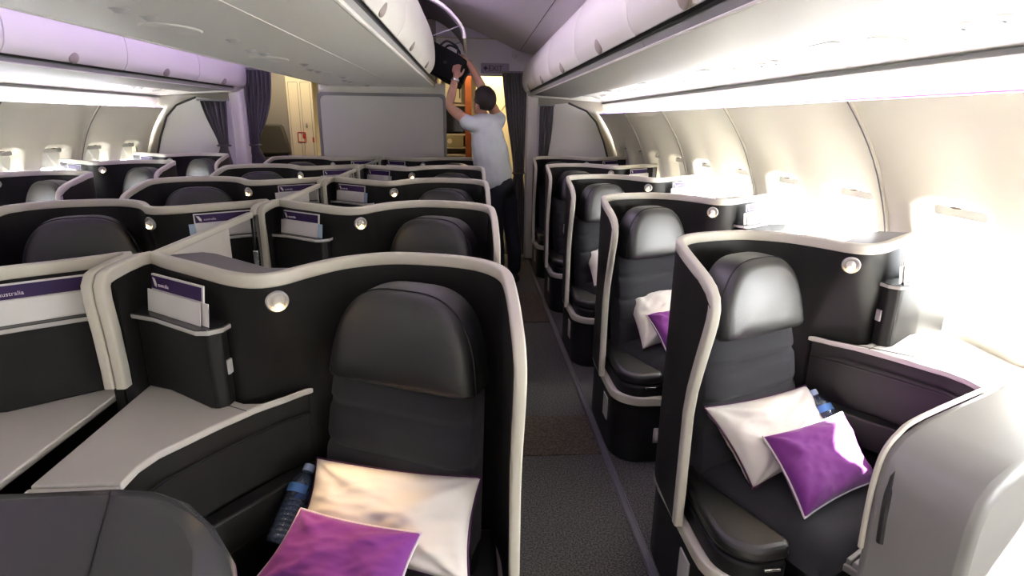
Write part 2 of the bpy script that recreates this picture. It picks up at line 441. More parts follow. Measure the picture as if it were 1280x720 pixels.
# ---------------------------------------------------------------- overhead bins
def spl(prof, n=6): return cat([(x, 0, z) for x, z in prof], n)
def side_bin(L):
    """window side bin, local y along the cabin, x measured outward from the cabin (0 = door foot)"""
    e = empty('overhead_bin')
    bm = bmesh.new()
    under = [(.036, -.026), (.045, -.034), (.06, -.036), (.25, -.046), (.445, -.058), (.50, -.050), (.55, -.03)]
    body = [(.040, -.02)]+under+[(.60, .02), (.86, .05), (.80, .25), (.5, .42), (.14, .36)]
    grid(bm, [[Vector((x, y, z)) for x, z in body] for y in (-L/2, L/2)], closed=True)
    bm.faces.new([v for v in bm.verts if v.co.y < 0]); bm.faces.new([v for v in bm.verts if v.co.y > 0])
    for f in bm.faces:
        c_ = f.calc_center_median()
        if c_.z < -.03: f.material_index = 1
    obj('body', bm, [M_bin, M_bin_under_shaded], e, sharp=40)
    bm = bmesh.new(); grid(bm, [[Vector((x, y, z)) for x, z in ((.033, -.036), (.021, -.016), (.026, -.012))] for y in (-L/2+.002, L/2-.002)]); obj('recess_rail', bm, M_bin_grey, e, solid=.004)
    bm = bmesh.new(); grid(bm, [[Vector((x, y, z)) for x, z in ((.03, -.016), (.024, .0), (.004, .012), (-.004, .014))] for y in (-L/2+.001, L/2-.001)]); obj('finger_recess', bm, M_dark, e, solid=.003)
    bm = bmesh.new(); tube(bm, [(.036, -L/2+.002, -.038), (.036, L/2-.002, -.038)], .006); obj('edge_bead', bm, M_bin, e)
    bm = bmesh.new()
    d = spl([(.002, .002), (-.028, .05), (-.038, .12), (-.03, .2), (.01, .29), (.07, .34), (.12, .362)])
    a = L/2-.004
    grid(bm, [[Vector((p.x, y, p.z)) for p in d] for y in (-a, -a*.5, 0, a*.5, a)])
    o = obj('door', bm, M_bin, e, solid=.018, bevel=.004)
    bm = bmesh.new(); bmesh.ops.create_uvsphere(bm, u_segments=20, v_segments=10, radius=1)
    for v in bm.verts: v.co = Vector((-.025+v.co.x*.013-v.co.z*.008, v.co.y*.044, .026+v.co.z*.033))
    obj('latch', bm, M_latch, o)
    return e
DOORLEN = 1.067
MIR = 1
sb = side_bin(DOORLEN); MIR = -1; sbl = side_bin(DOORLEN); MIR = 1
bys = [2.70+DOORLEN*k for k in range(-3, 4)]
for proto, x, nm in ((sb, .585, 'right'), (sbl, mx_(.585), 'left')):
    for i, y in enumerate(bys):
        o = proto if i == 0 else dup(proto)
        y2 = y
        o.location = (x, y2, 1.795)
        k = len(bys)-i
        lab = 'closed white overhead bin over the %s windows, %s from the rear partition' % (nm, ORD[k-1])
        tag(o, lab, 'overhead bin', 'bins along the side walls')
# the last 0.1 m up to the partition
# passenger service panels between bin and wall
def service_panel(L):
    e = empty('service_panel'); bm = bmesh.new()
    prof = [(-.085, -.028), (-.03, -.008), (.04, .002), (.15, -.014), (.26, -.05), (.29, -.066), (.30, -.095), (.31, -.10)]
    grid(bm, [[Vector((x, y, z)) for x, z in prof] for y in (-L/2+.002, L/2-.002)])
    obj('panel', bm, M_psu, e, solid=.006, sharp=25)
    bm = bmesh.new(); prof2 = [(.291, -.066), (.302, -.096)]
    box(bm, (.288, 0, -.083), (.008, L, .030), ry=R(-18)); obj('edge_strip', bm, M_part_frame, e)
    tilt = Matrix.Rotation(R(14), 4, 'Y')
    bm = bmesh.new(); lathe(bm, [(.0, -.006), (.062, -.006), (.066, -.003), (.066, .0)], Matrix.Translation((.16, .18, -.022)) @ tilt, 28)
    g = obj('speaker_grille', bm, M_lens, e)
    bm = bmesh.new()
    for a in range(-3, 4):
        for b in range(-3, 4):
            if a*a+b*b < 11: lathe(bm, [(.0045, -.0075), (.0045, -.005)], Matrix.Translation((.16, .18, -.022)) @ tilt @ Matrix.Translation((a*.014, b*.014, 0)), 6)
    obj('perforation', bm, M_part_frame, g)
    for y in (-.12, -.24):
        bm = bmesh.new(); lathe(bm, [(.0, -.010), (.012, -.010), (.02, -.007), (.030, -.003), (.032, .002)], Matrix.Translation((.15, y, -.018)) @ tilt, 20)
        n = obj('reading_light', bm, M_silver, e)
        bm = bmesh.new(); lathe(bm, [(.0, -.017), (.008, -.015), (.010, -.006)], Matrix.Translation((.152, y, -.016)) @ Matrix.Rotation(R(35), 4, 'X') @ tilt, 14)
        obj('nozzle', bm, M_part_frame, n)
    bm = bmesh.new(); box(bm, (.09, .36, -.008), (.10, .11, .006)); obj('hatch', bm, M_bin_grey, e, bevel=.004)
    return e
MIR = 1; sp = service_panel(DOORLEN); MIR = -1; spl_ = service_panel(DOORLEN); MIR = 1
for proto, x, nm in ((sp, 1.11, 'right'), (spl_, mx_(1.11), 'left')):
    for i, y in enumerate(bys):
        o = proto if i == 0 else dup(proto)
        o.location = (x, y, 1.768)
        k = len(bys)-i
        tag(o, 'white service panel with speaker over the %s window seats, %s from the rear' % (nm, ORD[k-1]), 'service panel', 'service panels over the window seats')

# centre bins
def door_profile():
    return spl([(.533, .0), (.568, .05), (.580, .12), (.572, .24), (.535, .36), (.47, .47), (.42, .53)])
def centre_bin(L, opened=False):
    e = empty('overhead_bin')
    bm = bmesh.new()
    half = [(.0, -.048), (.30, -.050), (.48, -.050), (.508, -.046)]
    un_ = [(-x, z) for x, z in half[::-1]]+half[1:]
    grid(bm, [[Vector((x, y, z)) for x, z in un_] for y in (-L/2, L/2)])
    obj('underside', bm, M_bin, e, solid=.008)
    for s in (1, -1):
        bm = bmesh.new(); tube(bm, [(s*.512, -L/2+.001, -.047), (s*.512, L/2-.001, -.047)], .0095); obj('edge_bead', bm, M_bin, e)
        bm = bmesh.new()
        grid(bm, [[Vector((s*x, y, z)) for x, z in ((.512, -.044), (.524, -.020), (.518, -.016))] for y in (-L/2+.001, L/2-.001)])
        obj('recess_rail', bm, M_bin_grey, e, solid=.005)
        bm = bmesh.new(); grid(bm, [[Vector((s*x, y, z)) for x, z in ((.512, -.02), (.516, .0), (.530, .012))] for y in (-L/2+.001, L/2-.001)]); obj('finger_recess', bm, M_dark, e, solid=.003)
        d = door_profile(); a = L/2-.004
        if s < 0 or not opened:
            bm = bmesh.new()
            grid(bm, [[Vector((s*p.x, y, p.z)) for p in d] for y in (-a, -a/2, 0, a/2, a)])
            o = obj('door', bm, M_bin, e, solid=.02, bevel=.004)
            bm = bmesh.new(); bmesh.ops.create_uvsphere(bm, u_segments=20, v_segments=10, radius=1)
            for v in bm.verts: v.co = Vector((s*(.560+v.co.x*.013+v.co.z*.010), v.co.y*.048, .028+v.co.z*.034))
            obj('latch', bm, M_latch, o)
        else:
            piv = Vector((.425, 0, .54)); rot = Matrix.Rotation(R(-40), 4, 'Y')
            bm = bmesh.new()
            up_ = Vector((-.03, 0, .07)); pts = [piv+up_+rot @ (p-piv) for p in d]
            grid(bm, [[Vector((p.x, y, p.z)) for p in pts] for y in (-a, -a/2, 0, a/2, a)])
            o = obj('door', bm, [M_bin, M_grey], e, solid=.022, bevel=.004)
            bm = bmesh.new()
            pin = [piv+up_+rot @ (Vector((p.x-.018, 0, p.z+.004))-piv) for p in d[2:-3]]
            grid(bm, [[Vector((p.x, y, p.z)) for p in pin] for y in (-a+.03, a-.03)])
            obj('door_lining', bm, M_grey, o, solid=.004)
            bm = bmesh.new()
            for y in (-a+.05, a-.05): tube(bm, [(.47, y, .25), tuple(Vector((pts[10].x-.01, y, pts[10].z)))], .005)
            obj('hinge_strut', bm, M_part_frame, o)
    # inner floor, back partition and end walls
    bm = bmesh.new()
    box(bm, (0, 0, -.03), (1.0, L-.01, .012)); box(bm, (0, 0, .25), (.02, L-.01, .54))
    for y in (-L/2+.006, L/2-.006):
        q = [(.50, -.03), (.535, .06), (.54, .14), (.53, .25), (.47, .40), (.41, .51), (-.41, .51), (-.47, .40), (-.53, .25), (-.54, .14), (-.535, .06), (-.50, -.03)]
        lo = [bm.verts.new((x, y-.005, z)) for x, z in q]; hi = [bm.verts.new((x, y+.005, z)) for x, z in q]
        for i in range(len(q)): bm.faces.new((lo[i], lo[(i+1) % len(q)], hi[(i+1) % len(q)], hi[i]))
        bm.faces.new(lo); bm.faces.new(hi[::-1])
    box(bm, (0, 0, .52), (.84, L-.01, .012))
    obj('lining', bm, M_bin, e, smooth=False)
    # service channel under the bin
    for x in (-.16,):
        bm = bmesh.new()
        lathe(bm, [(0, -.058), (.10, -.058), (.105, -.054), (.105, -.05)], Matrix.Translation((x-.05, .05, 0)) @ Matrix.Diagonal((.9, 1.3, 1, 1)), 28)
        obj('speaker_grille', bm, M_bin, e)
        for yy in (-.34, -.20, .34):
            bm = bmesh.new(); lathe(bm, [(0, -.066), (.012, -.064), (.020, -.058), (.028, -.054), (.030, -.05)], Matrix.Translation((x+.02+yy*.1, yy, 0)), 20)
            obj('reading_light', bm, M_silver, e)
    bm = bmesh.new(); box(bm, (.19, 0, -.054), (.010, L-.004, .003)); obj('joint', bm, M_bin, e)
    return e
cb = centre_bin(DOORLEN); cbo = centre_bin(DOORLEN, True)
cys = [4.97-DOORLEN*(k+.5) for k in range(6)]
for i, y in enumerate(cys):
    o = cb if i == 0 else dup(cb)
    o.location = (AX, y, 1.86)
    tag(o, 'closed white centre overhead bin, %s' % ['right in front of the open one', 'second before the open one', 'third before the open one', 'fourth before the open one, above the nearest seats', 'fifth before the open one', 'farthest forward of them all'][i], 'overhead bin', 'bins down the middle of the cabin')
cbo.location = (AX, 4.97+DOORLEN/2, 1.86)
tag(cbo, 'open centre overhead bin with its right door swung up, man reaching in', 'overhead bin', 'bins down the middle of the cabin')

# ---------------------------------------------------------------- the business class suite
A_ = Vector((.407, -.9135, 0)); W_ = Vector((.9135, .407, 0))      # seat axis (forward) and width axis (towards console)
SEAT = Vector((.265, -.02, 0))                                # middle of the headrest foot, in plan
TOP = 1.138
def vf(z):
    pts = [(0, -.258), (.34, -.258), (.7, -.252), (.85, -.275), (.98, -.338), (1.03, -.352), (1.075, -.345), (1.14, -.2)]
    for (a, va), (b, vb) in zip(pts, pts[1:]):
        if z <= b: return va+(vb-va)*(z-a)/(b-a)
    return pts[-1][1]
def build_suite(centre, half=None):
    e = empty('business_class_suite')
    # --- plan of the inner face behind the wing
    U1 = half if centre else 1.0
    ctl = [(.002, -.06), (.014, .0), (.048, .06), (.10, .105), (.19, .140), (.30, .154), (.405, .105), (.475, .022), (.52, -.045), (.572, -.070), (.645, -.045), (.74, .025), (.86, .115)]
    ctl += [(U1-.01, .172)] if centre else [(.93, .155), (1.0, .185)]
    plan = cat([(u, v, 0) for u, v in ctl], 6)
    if centre: plan += [Vector((U1, .155, 0)), Vector((U1, .09, 0)), Vector((U1, .02, 0))]
    n = len(plan)
    def normals(P):
        out = []
        for i in range(len(P)):
            t = (P[min(i+1, len(P)-1)]-P[max(i-1, 0)]).normalized(); out.append(Vector((-t.y, t.x, 0)))
        return out
    # wing columns from the front edge to plan[0]
    TH = .022
    nz = 14
    def lean(u, z): return .125*math.exp(-((u-.545)/.095)**2)*max(0, min(1, (1.10-z)/.28))
    def shell_face(off):
        rows = []
        for i in range(nz+1):
            fr = i/nz; row = []
            for a in (0, .25, .5, .75):
                # top edge height over the wing: corner rounding near the front
                ztop = [1.050, 1.094, 1.114, 1.127][int(a*4)]
                z = .335+fr*(ztop-.335)
                v = vf(z)+.007+(-.067-vf(z))*a
                row.append(Vector((.002-.010*(1-a)-off, v, z)))
            for p, q in zip(plan, NR):
                zb_ = .335 if p.x < .13 else .02; zz = zb_+fr*(TOP-zb_); row.append(Vector((p.x, p.y+lean(p.x, zz), zz))+q*off)
            rows.append(row)
        return rows
    NR = normals(plan); NR[0] = Vector((-1, .15, 0)).normalized()
    bm = bmesh.new()
    Ri, Ro = shell_face(0.), shell_face(TH)
    Vi = grid(bm, Ri); Vo = grid(bm, [r[::-1] for r in Ro])
    Vo = [r[::-1] for r in Vo]
    m = len(Ri[0])
    for j in range(m-1):
        bm.faces.new((Vi[-1][j], Vi[-1][j+1], Vo[-1][j+1], Vo[-1][j])); bm.faces.new((Vi[0][j+1], Vi[0][j], Vo[0][j], Vo[0][j+1]))
    for i in range(nz):
        bm.faces.new((Vi[i][0], Vi[i+1][0], Vo[i+1][0], Vo[i][0])); bm.faces.new((Vi[i+1][-1], Vi[i][-1], Vo[i][-1], Vo[i+1][-1]))
    obj('shell', bm, M_shell, e, sharp=50)
    # --- trim on the edge of the shell
    edge = []; side = []
    for z in (.33, .42, .5, .6, .7, .78, .85, .92, .98, 1.02, 1.05):
        edge.append(Vector((-.008-TH/2, vf(z), z))); side.append(Vector((-1, 0, 0)))
    for v, z in ((-.346, 1.070), (-.325, 1.086), (-.28, 1.099), (-.22, 1.109), (-.15, 1.120), (-.10, 1.130)):
        edge.append(Vector((-.004-TH/2+.0*v, v, z))); side.append(Vector((-1, 0, 0)))
    for p, q in zip(plan, NR):
        edge.append(Vector((p.x, p.y, TOP))+q*TH/2); side.append(q)
    if centre:
        edge[-1].z -= .004
        for v, z in ((.0, 1.13), (-.012, 1.115), (-.014, 1.08), (-.005, 1.0), (.0, .9), (.0, .85)):
            edge.append(Vector((U1+TH/2, v, z))); side.append(Vector((1, 0, 0)))
    for it in range(4):
        ne = [p.copy() for p in edge]
        for i in range(6, 24): ne[i] = edge[i]*.5+(edge[i-1]+edge[i+1])*.25
        edge = ne
    bm = bmesh.new(); sweep(bm, edge, side, rrect(.0125, .0165, .006, 3))
    obj('edge_trim', bm, M_trim, e, sharp=60)
    # --- base pod under the armrest, plinth under the seat
    c = [(.085, .115), (.030, .065), (.004, .01), (.0, -.05), (.0, -.36)]
    for k in range(1, 9):
        a = R(180+90*k/8); c.append((.12+.12*math.cos(a), -.38+.122*math.sin(a)))
    c += [(.30, -.502), (.30, .15), (.20, .145)]
    bm = bmesh.new(); prism(bm, c, .004, .292); obj('armrest_base', bm, M_base, e, bevel=.006)
    band = [Vector((x, y, .312)) for x, y in c[:-2]]
    band = [Vector((.082, .108, .312)), Vector((.032, .062, .312)), Vector((.010, .015, .312))]+[Vector((.004, .0-.05*k, .312)) for k in range(1, 8)]+[Vector((x+.004, y, .312)) for x, y in c[4:14]]
    sd_ = []
    for i in range(len(band)):
        t = (band[min(i+1, len(band)-1)]-band[max(i-1, 0)]).normalized(); sd_.append(Vector((t.y, -t.x, 0)))
    bm = bmesh.new(); sweep(bm, band, sd_, rrect(.014, .021, .007, 3)); obj('base_band', bm, M_trim, e, sharp=60)
    # armrest tray and pad
    ca = [(.020, -.06), (.016, -.36)]
    for k in range(1, 9):
        a = R(180+90*k/8); ca.append((.118+.102*math.cos(a), -.40+.104*math.sin(a)))
    ca += [(.195, -.49), (.20, -.46), (.085, -.20), (.07, -.06)]
    bm = bmesh.new(); prism(bm, ca, .292, .385); obj('armrest_box', bm, M_base, e, bevel=.012)
    bm = bmesh.new(); cc = sum((Vector((*p, 0)) for p in ca), Vector())/len(ca)
    big = [((p[0]-cc.x)*1.03+cc.x, (p[1]-cc.y)*1.03+cc.y) for p in ca]
    prism(bm, big, .388, .44); pad = obj('armrest_pad', bm, M_leather, e, bevel=.018)
    bm = bmesh.new(); box(bm, (.14, -.515, .382), (.045, .008, .008), rz=R(2)); obj('latch', bm, M_chrome, pad, bevel=.002)
    bm = bmesh.new(); box(bm, (-.0015, -.30, .19), (.006, .075, .115)); o = obj('kick_plate', bm, M_silver, e, bevel=.004)
    bm = bmesh.new(); box(bm, (.20, -.503, .14), (.05, .008, .075)); o = obj('floor_light', bm, M_silver, e, bevel=.006)
    bm = bmesh.new(); box(bm, (.20, -.5075, .14), (.03, .003, .05)); obj('lens', bm, M_lens, o, bevel=.004)
    pl = [(.30, -.50), (.72, -.60), (U1-.01, -.60), (U1-.01, .12), (.74, .02), (.575, -.07), (.47, .03), (.31, .15)]
    bm = bmesh.new(); prism(bm, pl, .004, .30); obj('seat_plinth', bm, M_base, e, bevel=.006)
    # --- seat
    def S(w, a, z): p = SEAT+W_*w+A_*a; return Vector((p.x, p.y, z))
    hw = .215; HS, HO = (1.05, -.025) if centre else (.97, -.008)
    def backx(z): return .0+(.87-z)*.16
    rows = []; nzb = 40
    zs = [.42+(.885-.42)*i/nzb for i in range(nzb+1)]
    bm = bmesh.new()
    seams = (.555, .665, .775)
    def bulge(z, w):
        d = min(abs(z-s) for s in seams)
        g = -.014*math.exp(-(d/.010)**2)
        e_ = .030*(max(0, abs(w)-.7)/.3)**2
        return .022*(1-(abs((z-.65)/.235))**4)+g-e_
    ws = [-1, -.985, -.95, -.85, -.7, -.5, -.25, 0, .25, .5, .7, .85, .95, .985, 1]
    frnt = [[S(w*hw*(1.03-.08*(z-.42)/.46), backx(z)+bulge(z, w), z) for w in ws] for z in zs]
    back = [[S(w*hw*(1.03-.08*(z-.42)/.46), backx(z)-.085, z) for w in ws] for z in zs]
    VF = grid(bm, frnt); VB = grid(bm, back)
    for i in range(nzb):
        for j in (0, len(ws)-1): bm.faces.new((VF[i][j], VF[i+1][j], VB[i+1][j], VB[i][j]))
    for j in range(len(ws)-1):
        for i in (0, nzb): bm.faces.new((VF[i][j], VF[i][j+1], VB[i][j+1], VB[i][j]))
    obj('backrest', bm, M_fabric, e, sharp=70)
    # headrest: flat foot, arched crown
    bm = bmesh.new(); outl = []
    for k in range(33):
        a = math.pi*k/32; x = math.cos(a); z = math.sin(a)
        sx = math.copysign(abs(x)**.62, x); sz = abs(z)**.72
        outl.append((.198*sx*(1-.12*sz), .88+.225*sz))
    outl += [(-.190, .871), (-.175, .8665), (-.15, .865), (0, .864), (.15, .865), (.175, .8665), (.190, .871)]
    def hr(scale, a, dz=0):
        cz = .975
        return [S(x*scale*HS+HO, a-(z-.87)*.15, cz+(z-cz)*scale+dz) for x, z in outl]
    prof = [(.78, .064), (.88, .060), (.94, .051), (.98, .036), (.985, .030), (1.0, .020), (1.0, -.03), (.98, -.05)]
    V = grid(bm, [hr(s, a) for s, a in prof], closed=True)
    cen = bm.verts.new(S(HO, .070-(.975-.87)*.15, .975))
    inner = [bm.verts.new(S(x*.45*HS+HO, .069-(.975+(z-.975)*.45-.87)*.15, .975+(z-.975)*.45)) for x, z in outl]
    L_ = len(outl)
    for j in range(L_):
        bm.faces.new((inner[j], inner[(j+1) % L_], V[0][(j+1) % L_], V[0][j])); bm.faces.new((cen, inner[(j+1) % L_], inner[j]))
    bm.faces.new(V[-1])
    h = obj('headrest', bm, M_leather, e, sharp=60)
    bm = bmesh.new(); tube(bm, hr(.987, .033), .0025, 6, closed=True); obj('seam', bm, M_base, h)
    # cushion
    bm = bmesh.new(); na, nw = 26, 14; top = []; bot = []
    for i in range(na+1):
        a = .055+.42*i/na; r1 = []; r2_ = []
        for j in range(nw+1):
            w = -1+2*j/nw
            e1 = max(0, abs(w)-.75)/.25; e2 = max(0, i/na-.86)/.14
            z = .462-.035*e1**2-.05*e2**2-.006*math.exp(-((a-.28)/.012)**2)-.006*math.exp(-((a-.42)/.012)**2)+.008*(1-w*w)
            r1.append(S(w*.225, a, z)); r2_.append(S(w*.225, a, .36))
        top.append(r1); bot.append(r2_)
    VT = grid(bm, top); VB = grid(bm, bot)
    for i in range(na):
        for j in (0, nw): bm.faces.new((VT[i][j], VT[i+1][j], VB[i+1][j], VB[i][j]))
    for j in range(nw):
        for i in (0, na): bm.faces.new((VT[i][j], VT[i][j+1], VB[i][j+1], VB[i][j]))
    obj('seat_cushion', bm, M_fabric, e, sharp=60)
    bm = bmesh.new(); q = [S(w, a, 0) for w, a in ((-.21, .02), (.21, .02), (.21, .46), (-.21, .46))]
    prism(bm, [(p.x, p.y) for p in q], .298, .362); obj('seat_frame', bm, M_base, e)
    bm = bmesh.new()
    for q in range(5): 
        p = S(0, .500+.0165*q, .452); box(bm, p, (.40, .013, .02), rz=R(30))
    p = S(0, .533, .437); box(bm, p, (.41, .082, .02), rz=R(30)); obj('leg_rest', bm, M_pod_pale, e, bevel=.003)
    # --- side console: table, side panel, ledge
    tb = [(.497, .052), (.575, -.012), (.66, -.125), (.742, -.25), (.757, -.30), (.757, -.36), (U1-.008, -.36), (U1-.002, .15), (.86, .11), (.74, .02), (.645, -.035), (.60, -.035), (.56, .0), (.52, .045)]
    bm = bmesh.new(); prism(bm, tb, .797, .815); t = obj('side_table', bm, M_table, e, bevel=.004)
    bm = bmesh.new(); prism(bm, [(.757, -.365), (.762, -.56), (U1-.008, -.56), (U1-.008, -.365)], .795, .813); obj('table_flap', bm, M_table, t, bevel=.004)
    bm = bmesh.new()
    for a_, b_ in (((.60, -.045), (.90, .13)), ):
        pass
    tube(bm, [(.625, -.075, .8152), (.89, .07, .8152)], .0012, 6); obj('groove', bm, M_base, t)
    side_ = [(.512, .05), (.583, -.004), (.668, -.117), (.75, -.243), (.768, -.30), (.768, -.60)]
    bk = [(x+.03, y+.02) for x, y in side_[::-1]]
    bm = bmesh.new(); prism(bm, side_+bk, .30, .797); obj('console_side', bm, M_shell, e, bevel=.003)
    bm = bmesh.new()
    ins = [(.574, -.012), (.66, -.126), (.738, -.243)]
    tube(bm, [Vector((x-.004, y-.004, .745)) for x, y in [(.512, .045)]+ins+[(.757, -.30), (.757, -.58)]], .0035, 6)
    obj('panel_groove', bm, M_base, e)
    led = [(.505, .048), (.574, -.012), (.66, -.126), (.735, -.24), (.70, -.262), (.62, -.155), (.535, -.04), (.485, .02)]
    bm = bmesh.new(); prism(bm, led, .50, .60); obj('console_ledge', bm, M_shell, e, bevel=.006)
    # --- storage cabinet with lid shelf
    cb_ = [(.668, -.02), (.672, -.05), (.695, -.065), (.715, -.06), (.86, .045), (U1-.004, .075), (U1-.004, .15), (.86, .105), (.74, .015)]
    bm = bmesh.new(); prism(bm, cb_, .815, 1.012); cbn = obj('cabinet', bm, M_shell, e, bevel=.006)
    bm = bmesh.new(); box(bm, (.668, -.032, .915), (.006, .02, .038), rz=R(6)); obj('latch', bm, M_silver, cbn, bevel=.002)
    bm = bmesh.new(); box(bm, (.70, -.063, .913), (.003, .004, .19)); obj('door_gap', bm, M_base, cbn)
    shf = [(.652, -.015), (.66, -.06), (.685, -.082), (.715, -.082), (.86, .02), (U1-.003, .05), (U1-.003, .15), (.86, .105), (.74, .015)]
    bm = bmesh.new(); prism(bm, shf, 1.012, 1.026)
    for f in bm.faces:
        if f.calc_center_median().z > 1.0255: f.material_index = 1
    obj('cabinet_shelf', bm, [M_silver, M_pod_dark], e, bevel=.004)  # bright silver rim stands in for the highlight along the shelf edge
    # --- reading lamp on the shell
    L0 = Vector((.528, -.058, 1.085)); d = Vector((-.50, -.86, -.05)).normalized()
    Mx = Matrix.Translation(L0-d*.012) @ orient(d)
    bm = bmesh.new(); lathe(bm, [(.0, -.01), (.0255, -.01), (.0265, .004), (.024, .008), (.021, .008), (.019, .002), (.0, .0)], Mx, 28)
    lm = obj('reading_lamp', bm, M_silver, e)
    bm = bmesh.new(); lathe(bm, [(.0, -.004), (.0135, -.004), (.0125, .013), (.010, .016), (.0, .017)], Mx @ Matrix.Rotation(R(28), 4, 'X'), 20); obj('lamp_head', bm, M_lens, lm)
    bm = bmesh.new(); bmesh.ops.create_uvsphere(bm, u_segments=12, v_segments=8, radius=.0078, matrix=Mx @ Matrix.Translation((0, -.0125, .011))); obj('bulb', bm, M_bulb, lm)
    # --- screen housing behind the shell ahead (its aft face carries the monitor of this seat)
    if True:
        hp = [(.50, -.985), (.60, -.955), (.80, -.785), (.845, -.765), (U1-.012, -.80), (U1-.012, -.90), (.86, -.885), (.73, -.985), (.64, -1.045), (.56, -1.065), (.535, -1.05)]
        hp[0] = (.44, -.955); hp[-1] = (.47, -1.03)
        hp2 = [(.62, -.945), (.80, -.785), (.845, -.765), (U1-.012, -.80), (U1-.012, -.90), (.86, -.885), (.76, -.93), (.68, -.95)]
        bm = bmesh.new(); prism(bm, hp2, .62, 1.10); prism(bm, hp, 1.10, 1.128)
        hs = obj('screen_housing', bm, M_grey, e, bevel=.008)
        bm = bmesh.new(); c0 = Vector((.70, -.866, .93)); box(bm, c0, (.21, .012, .24), rz=R(40)); obj('screen', bm, M_screen, hs, bevel=.003)
        fb = [(.48, -.72), (.55, -.70), (.76, -.62), (.76, -.80), (.60, -.93), (.50, -.95)]
        bm = bmesh.new(); prism(bm, fb, .004, .40); obj('footrest', bm, M_base, e, bevel=.015)
    return e
MIR = 1; suite_r = build_suite(False)                   # x grows to the right: right window column
MIR = -1; suite_cr = build_suite(True, .933)                  # console on the left: right half of the centre pair
MIR = 1; suite_cl = build_suite(True, .918)
MIR = -1; suite_l = build_suite(False)
MIR = 1
P_ = 1.067
XR, XCR, XCL, XL = .637, .075, mx_(.075), mx_(.637)
YR, YC = 1.706, 1.376
def W(colm, k, u, v, z):
    x = {'R': XR+u, 'CR': XCR-u, 'CL': XCL+u, 'L': XL-u}[colm]
    return Vector((x, (YR if colm in 'RL' else YC)+P_*k+v, z))
rowname = ['nearest row', 'second row', 'third row', 'fourth row', 'rear row']
coldesc = {'R': 'right window column', 'L': 'left window column', 'CR': 'right centre column', 'CL': 'left centre column'}
extra = {('R', 0): 'with sunlit white and purple pillows', ('CR', 0): 'cream and purple pillows on it', ('R', 1): 'with white and purple pillows', ('R', 2): 'with one white pillow in view', ('R', 3): 'with a white pillow edge in view', ('R', 4): 'dark, against the grey partition', ('CR', 4): 'against the grey partition, behind the man', ('CL', 4): 'against the grey partition', ('L', 4): 'by the tied curtain'}
for colm, proto in (('R', suite_r), ('CR', suite_cr), ('CL', suite_cl), ('L', suite_l)):
    for k in range(5):
        o = proto if k == 0 else dup(proto)
        o.location = W(colm, k, 0, 0, 0)
        tag(o, 'charcoal suite, %s, %s%s' % (coldesc[colm], rowname[k], ', '+extra[(colm, k)] if (colm, k) in extra else ''), 'airline seat', 'business class suites')
# the far side of the lamps: warm light cast down on each seat
for colm in ('R', 'CR', 'CL', 'L'):
    for k in range(5):
        if colm == 'L' and k < 2: continue
        l = bpy.data.lights.new('reading_lamp_light', 'SPOT'); l.energy = 8.5 if (colm, k) == ('CR', 0) else (4 if colm in ('CR', 'CL') else 2); l.color = (1, .68, .36)
        l.spot_size = R(54); l.spot_blend = .8; l.shadow_soft_size = .02
        o = bpy.data.objects.new('reading_lamp_light', l); col.objects.link(o)
        a = W(colm, k, .505, -.105, 1.068); b = W(colm, k, .33, -.30, .5); o.location = a
        o.rotation_euler = (b-a).to_track_quat('-Z', 'Y').to_euler()

# privacy dividers between the two centre columns
for k in range(-1, 5):
    e = empty('privacy_divider', (AX, YC+P_*k, 0))
    bm = bmesh.new(); sweep(bm, [Vector((-.004, y, 1.128)) for y in (.16, .4, .7, .965)], [Vector((1, 0, 0))]*4, rrect(.012, .011, .004, 3)); obj('top_rail', bm, M_trim, e)
    bm = bmesh.new(); box(bm, (-.004, .45, .86), (.012, .58, .52)); obj('panel', bm, M_table, e, bevel=.003)
    bm = bmesh.new(); box(bm, (-.004, 1.01, .97), (.014, .06, .30)); p = obj('post', bm, M_gloss, e, bevel=.004)
    bm = bmesh.new(); box(bm, (-.004, .985, .92), (.02, .012, .12)); obj('pull', bm, M_chrome, p, bevel=.003)
    nm = ['forward of the nearest suites', 'behind the nearest centre suites', 'behind the second centre suites', 'behind the third centre suites', 'behind the fourth centre suites', 'behind the rear centre suites'][k+1]
    if k == 4 or k == -1:
        for c_ in list(e.children_recursive): bpy.data.objects.remove(c_)
        bpy.data.objects.remove(e); continue
    tag(e, 'sliding privacy divider with pale top rail between the centre seats, %s' % nm, 'divider', 'centre dividers')

# the first row has its own units in front instead of a housing on the shell ahead
for r_ in (suite_r, suite_cr, suite_cl, suite_l):
    for ch in list(r_.children):
        if ch.name.split('.')[0] in ('screen_housing', 'footrest'):
            for g in list(ch.children): bpy.data.objects.remove(g)
            bpy.data.objects.remove(ch)

# ---------------------------------------------------------------- furniture in front of the first row
e = empty('front_console', W('CR', 0, 0, 0, 0))
tag(e, 'dark rounded console top at the near left, in front of the nearest centre suite', 'console')
MIR = -1
bm = bmesh.new(); prism(bm, [(.915, -.59), (.60, -.58), (.54, -.589), (.49, -.615), (.43, -.67), (.39, -.722), (.365, -.78), (.355, -.85), (.355, -1.02), (.915, -1.02)], .004, .975)
obj('housing', bm, M_pod_dark, e, sharp=50, bevel=.045)  # dark plastic carries the weaker light on this side in its colour
bm = bmesh.new(); tube(bm, [(.60, -.62, .976), (.44, -1.0, .976)], .0015, 6); obj('seam', bm, M_base, e)
MIR = 1
e = empty('screen_shroud', W('R', 0, .025, -.01, 0))
tag(e, 'pale grey curved screen shroud with a dark slot at the near right edge', 'screen shroud')
def S2(s, a, z): p = SEAT+W_*s+A_*a; return Vector((p.x, p.y, z))
out = [(-.335, .02), (-.337, .6), (-.342, .70), (-.340, .78), (-.325, .835), (-.285, .868), (-.2, .888), (.17, .90), (.17, .02)]
bm = bmesh.new()
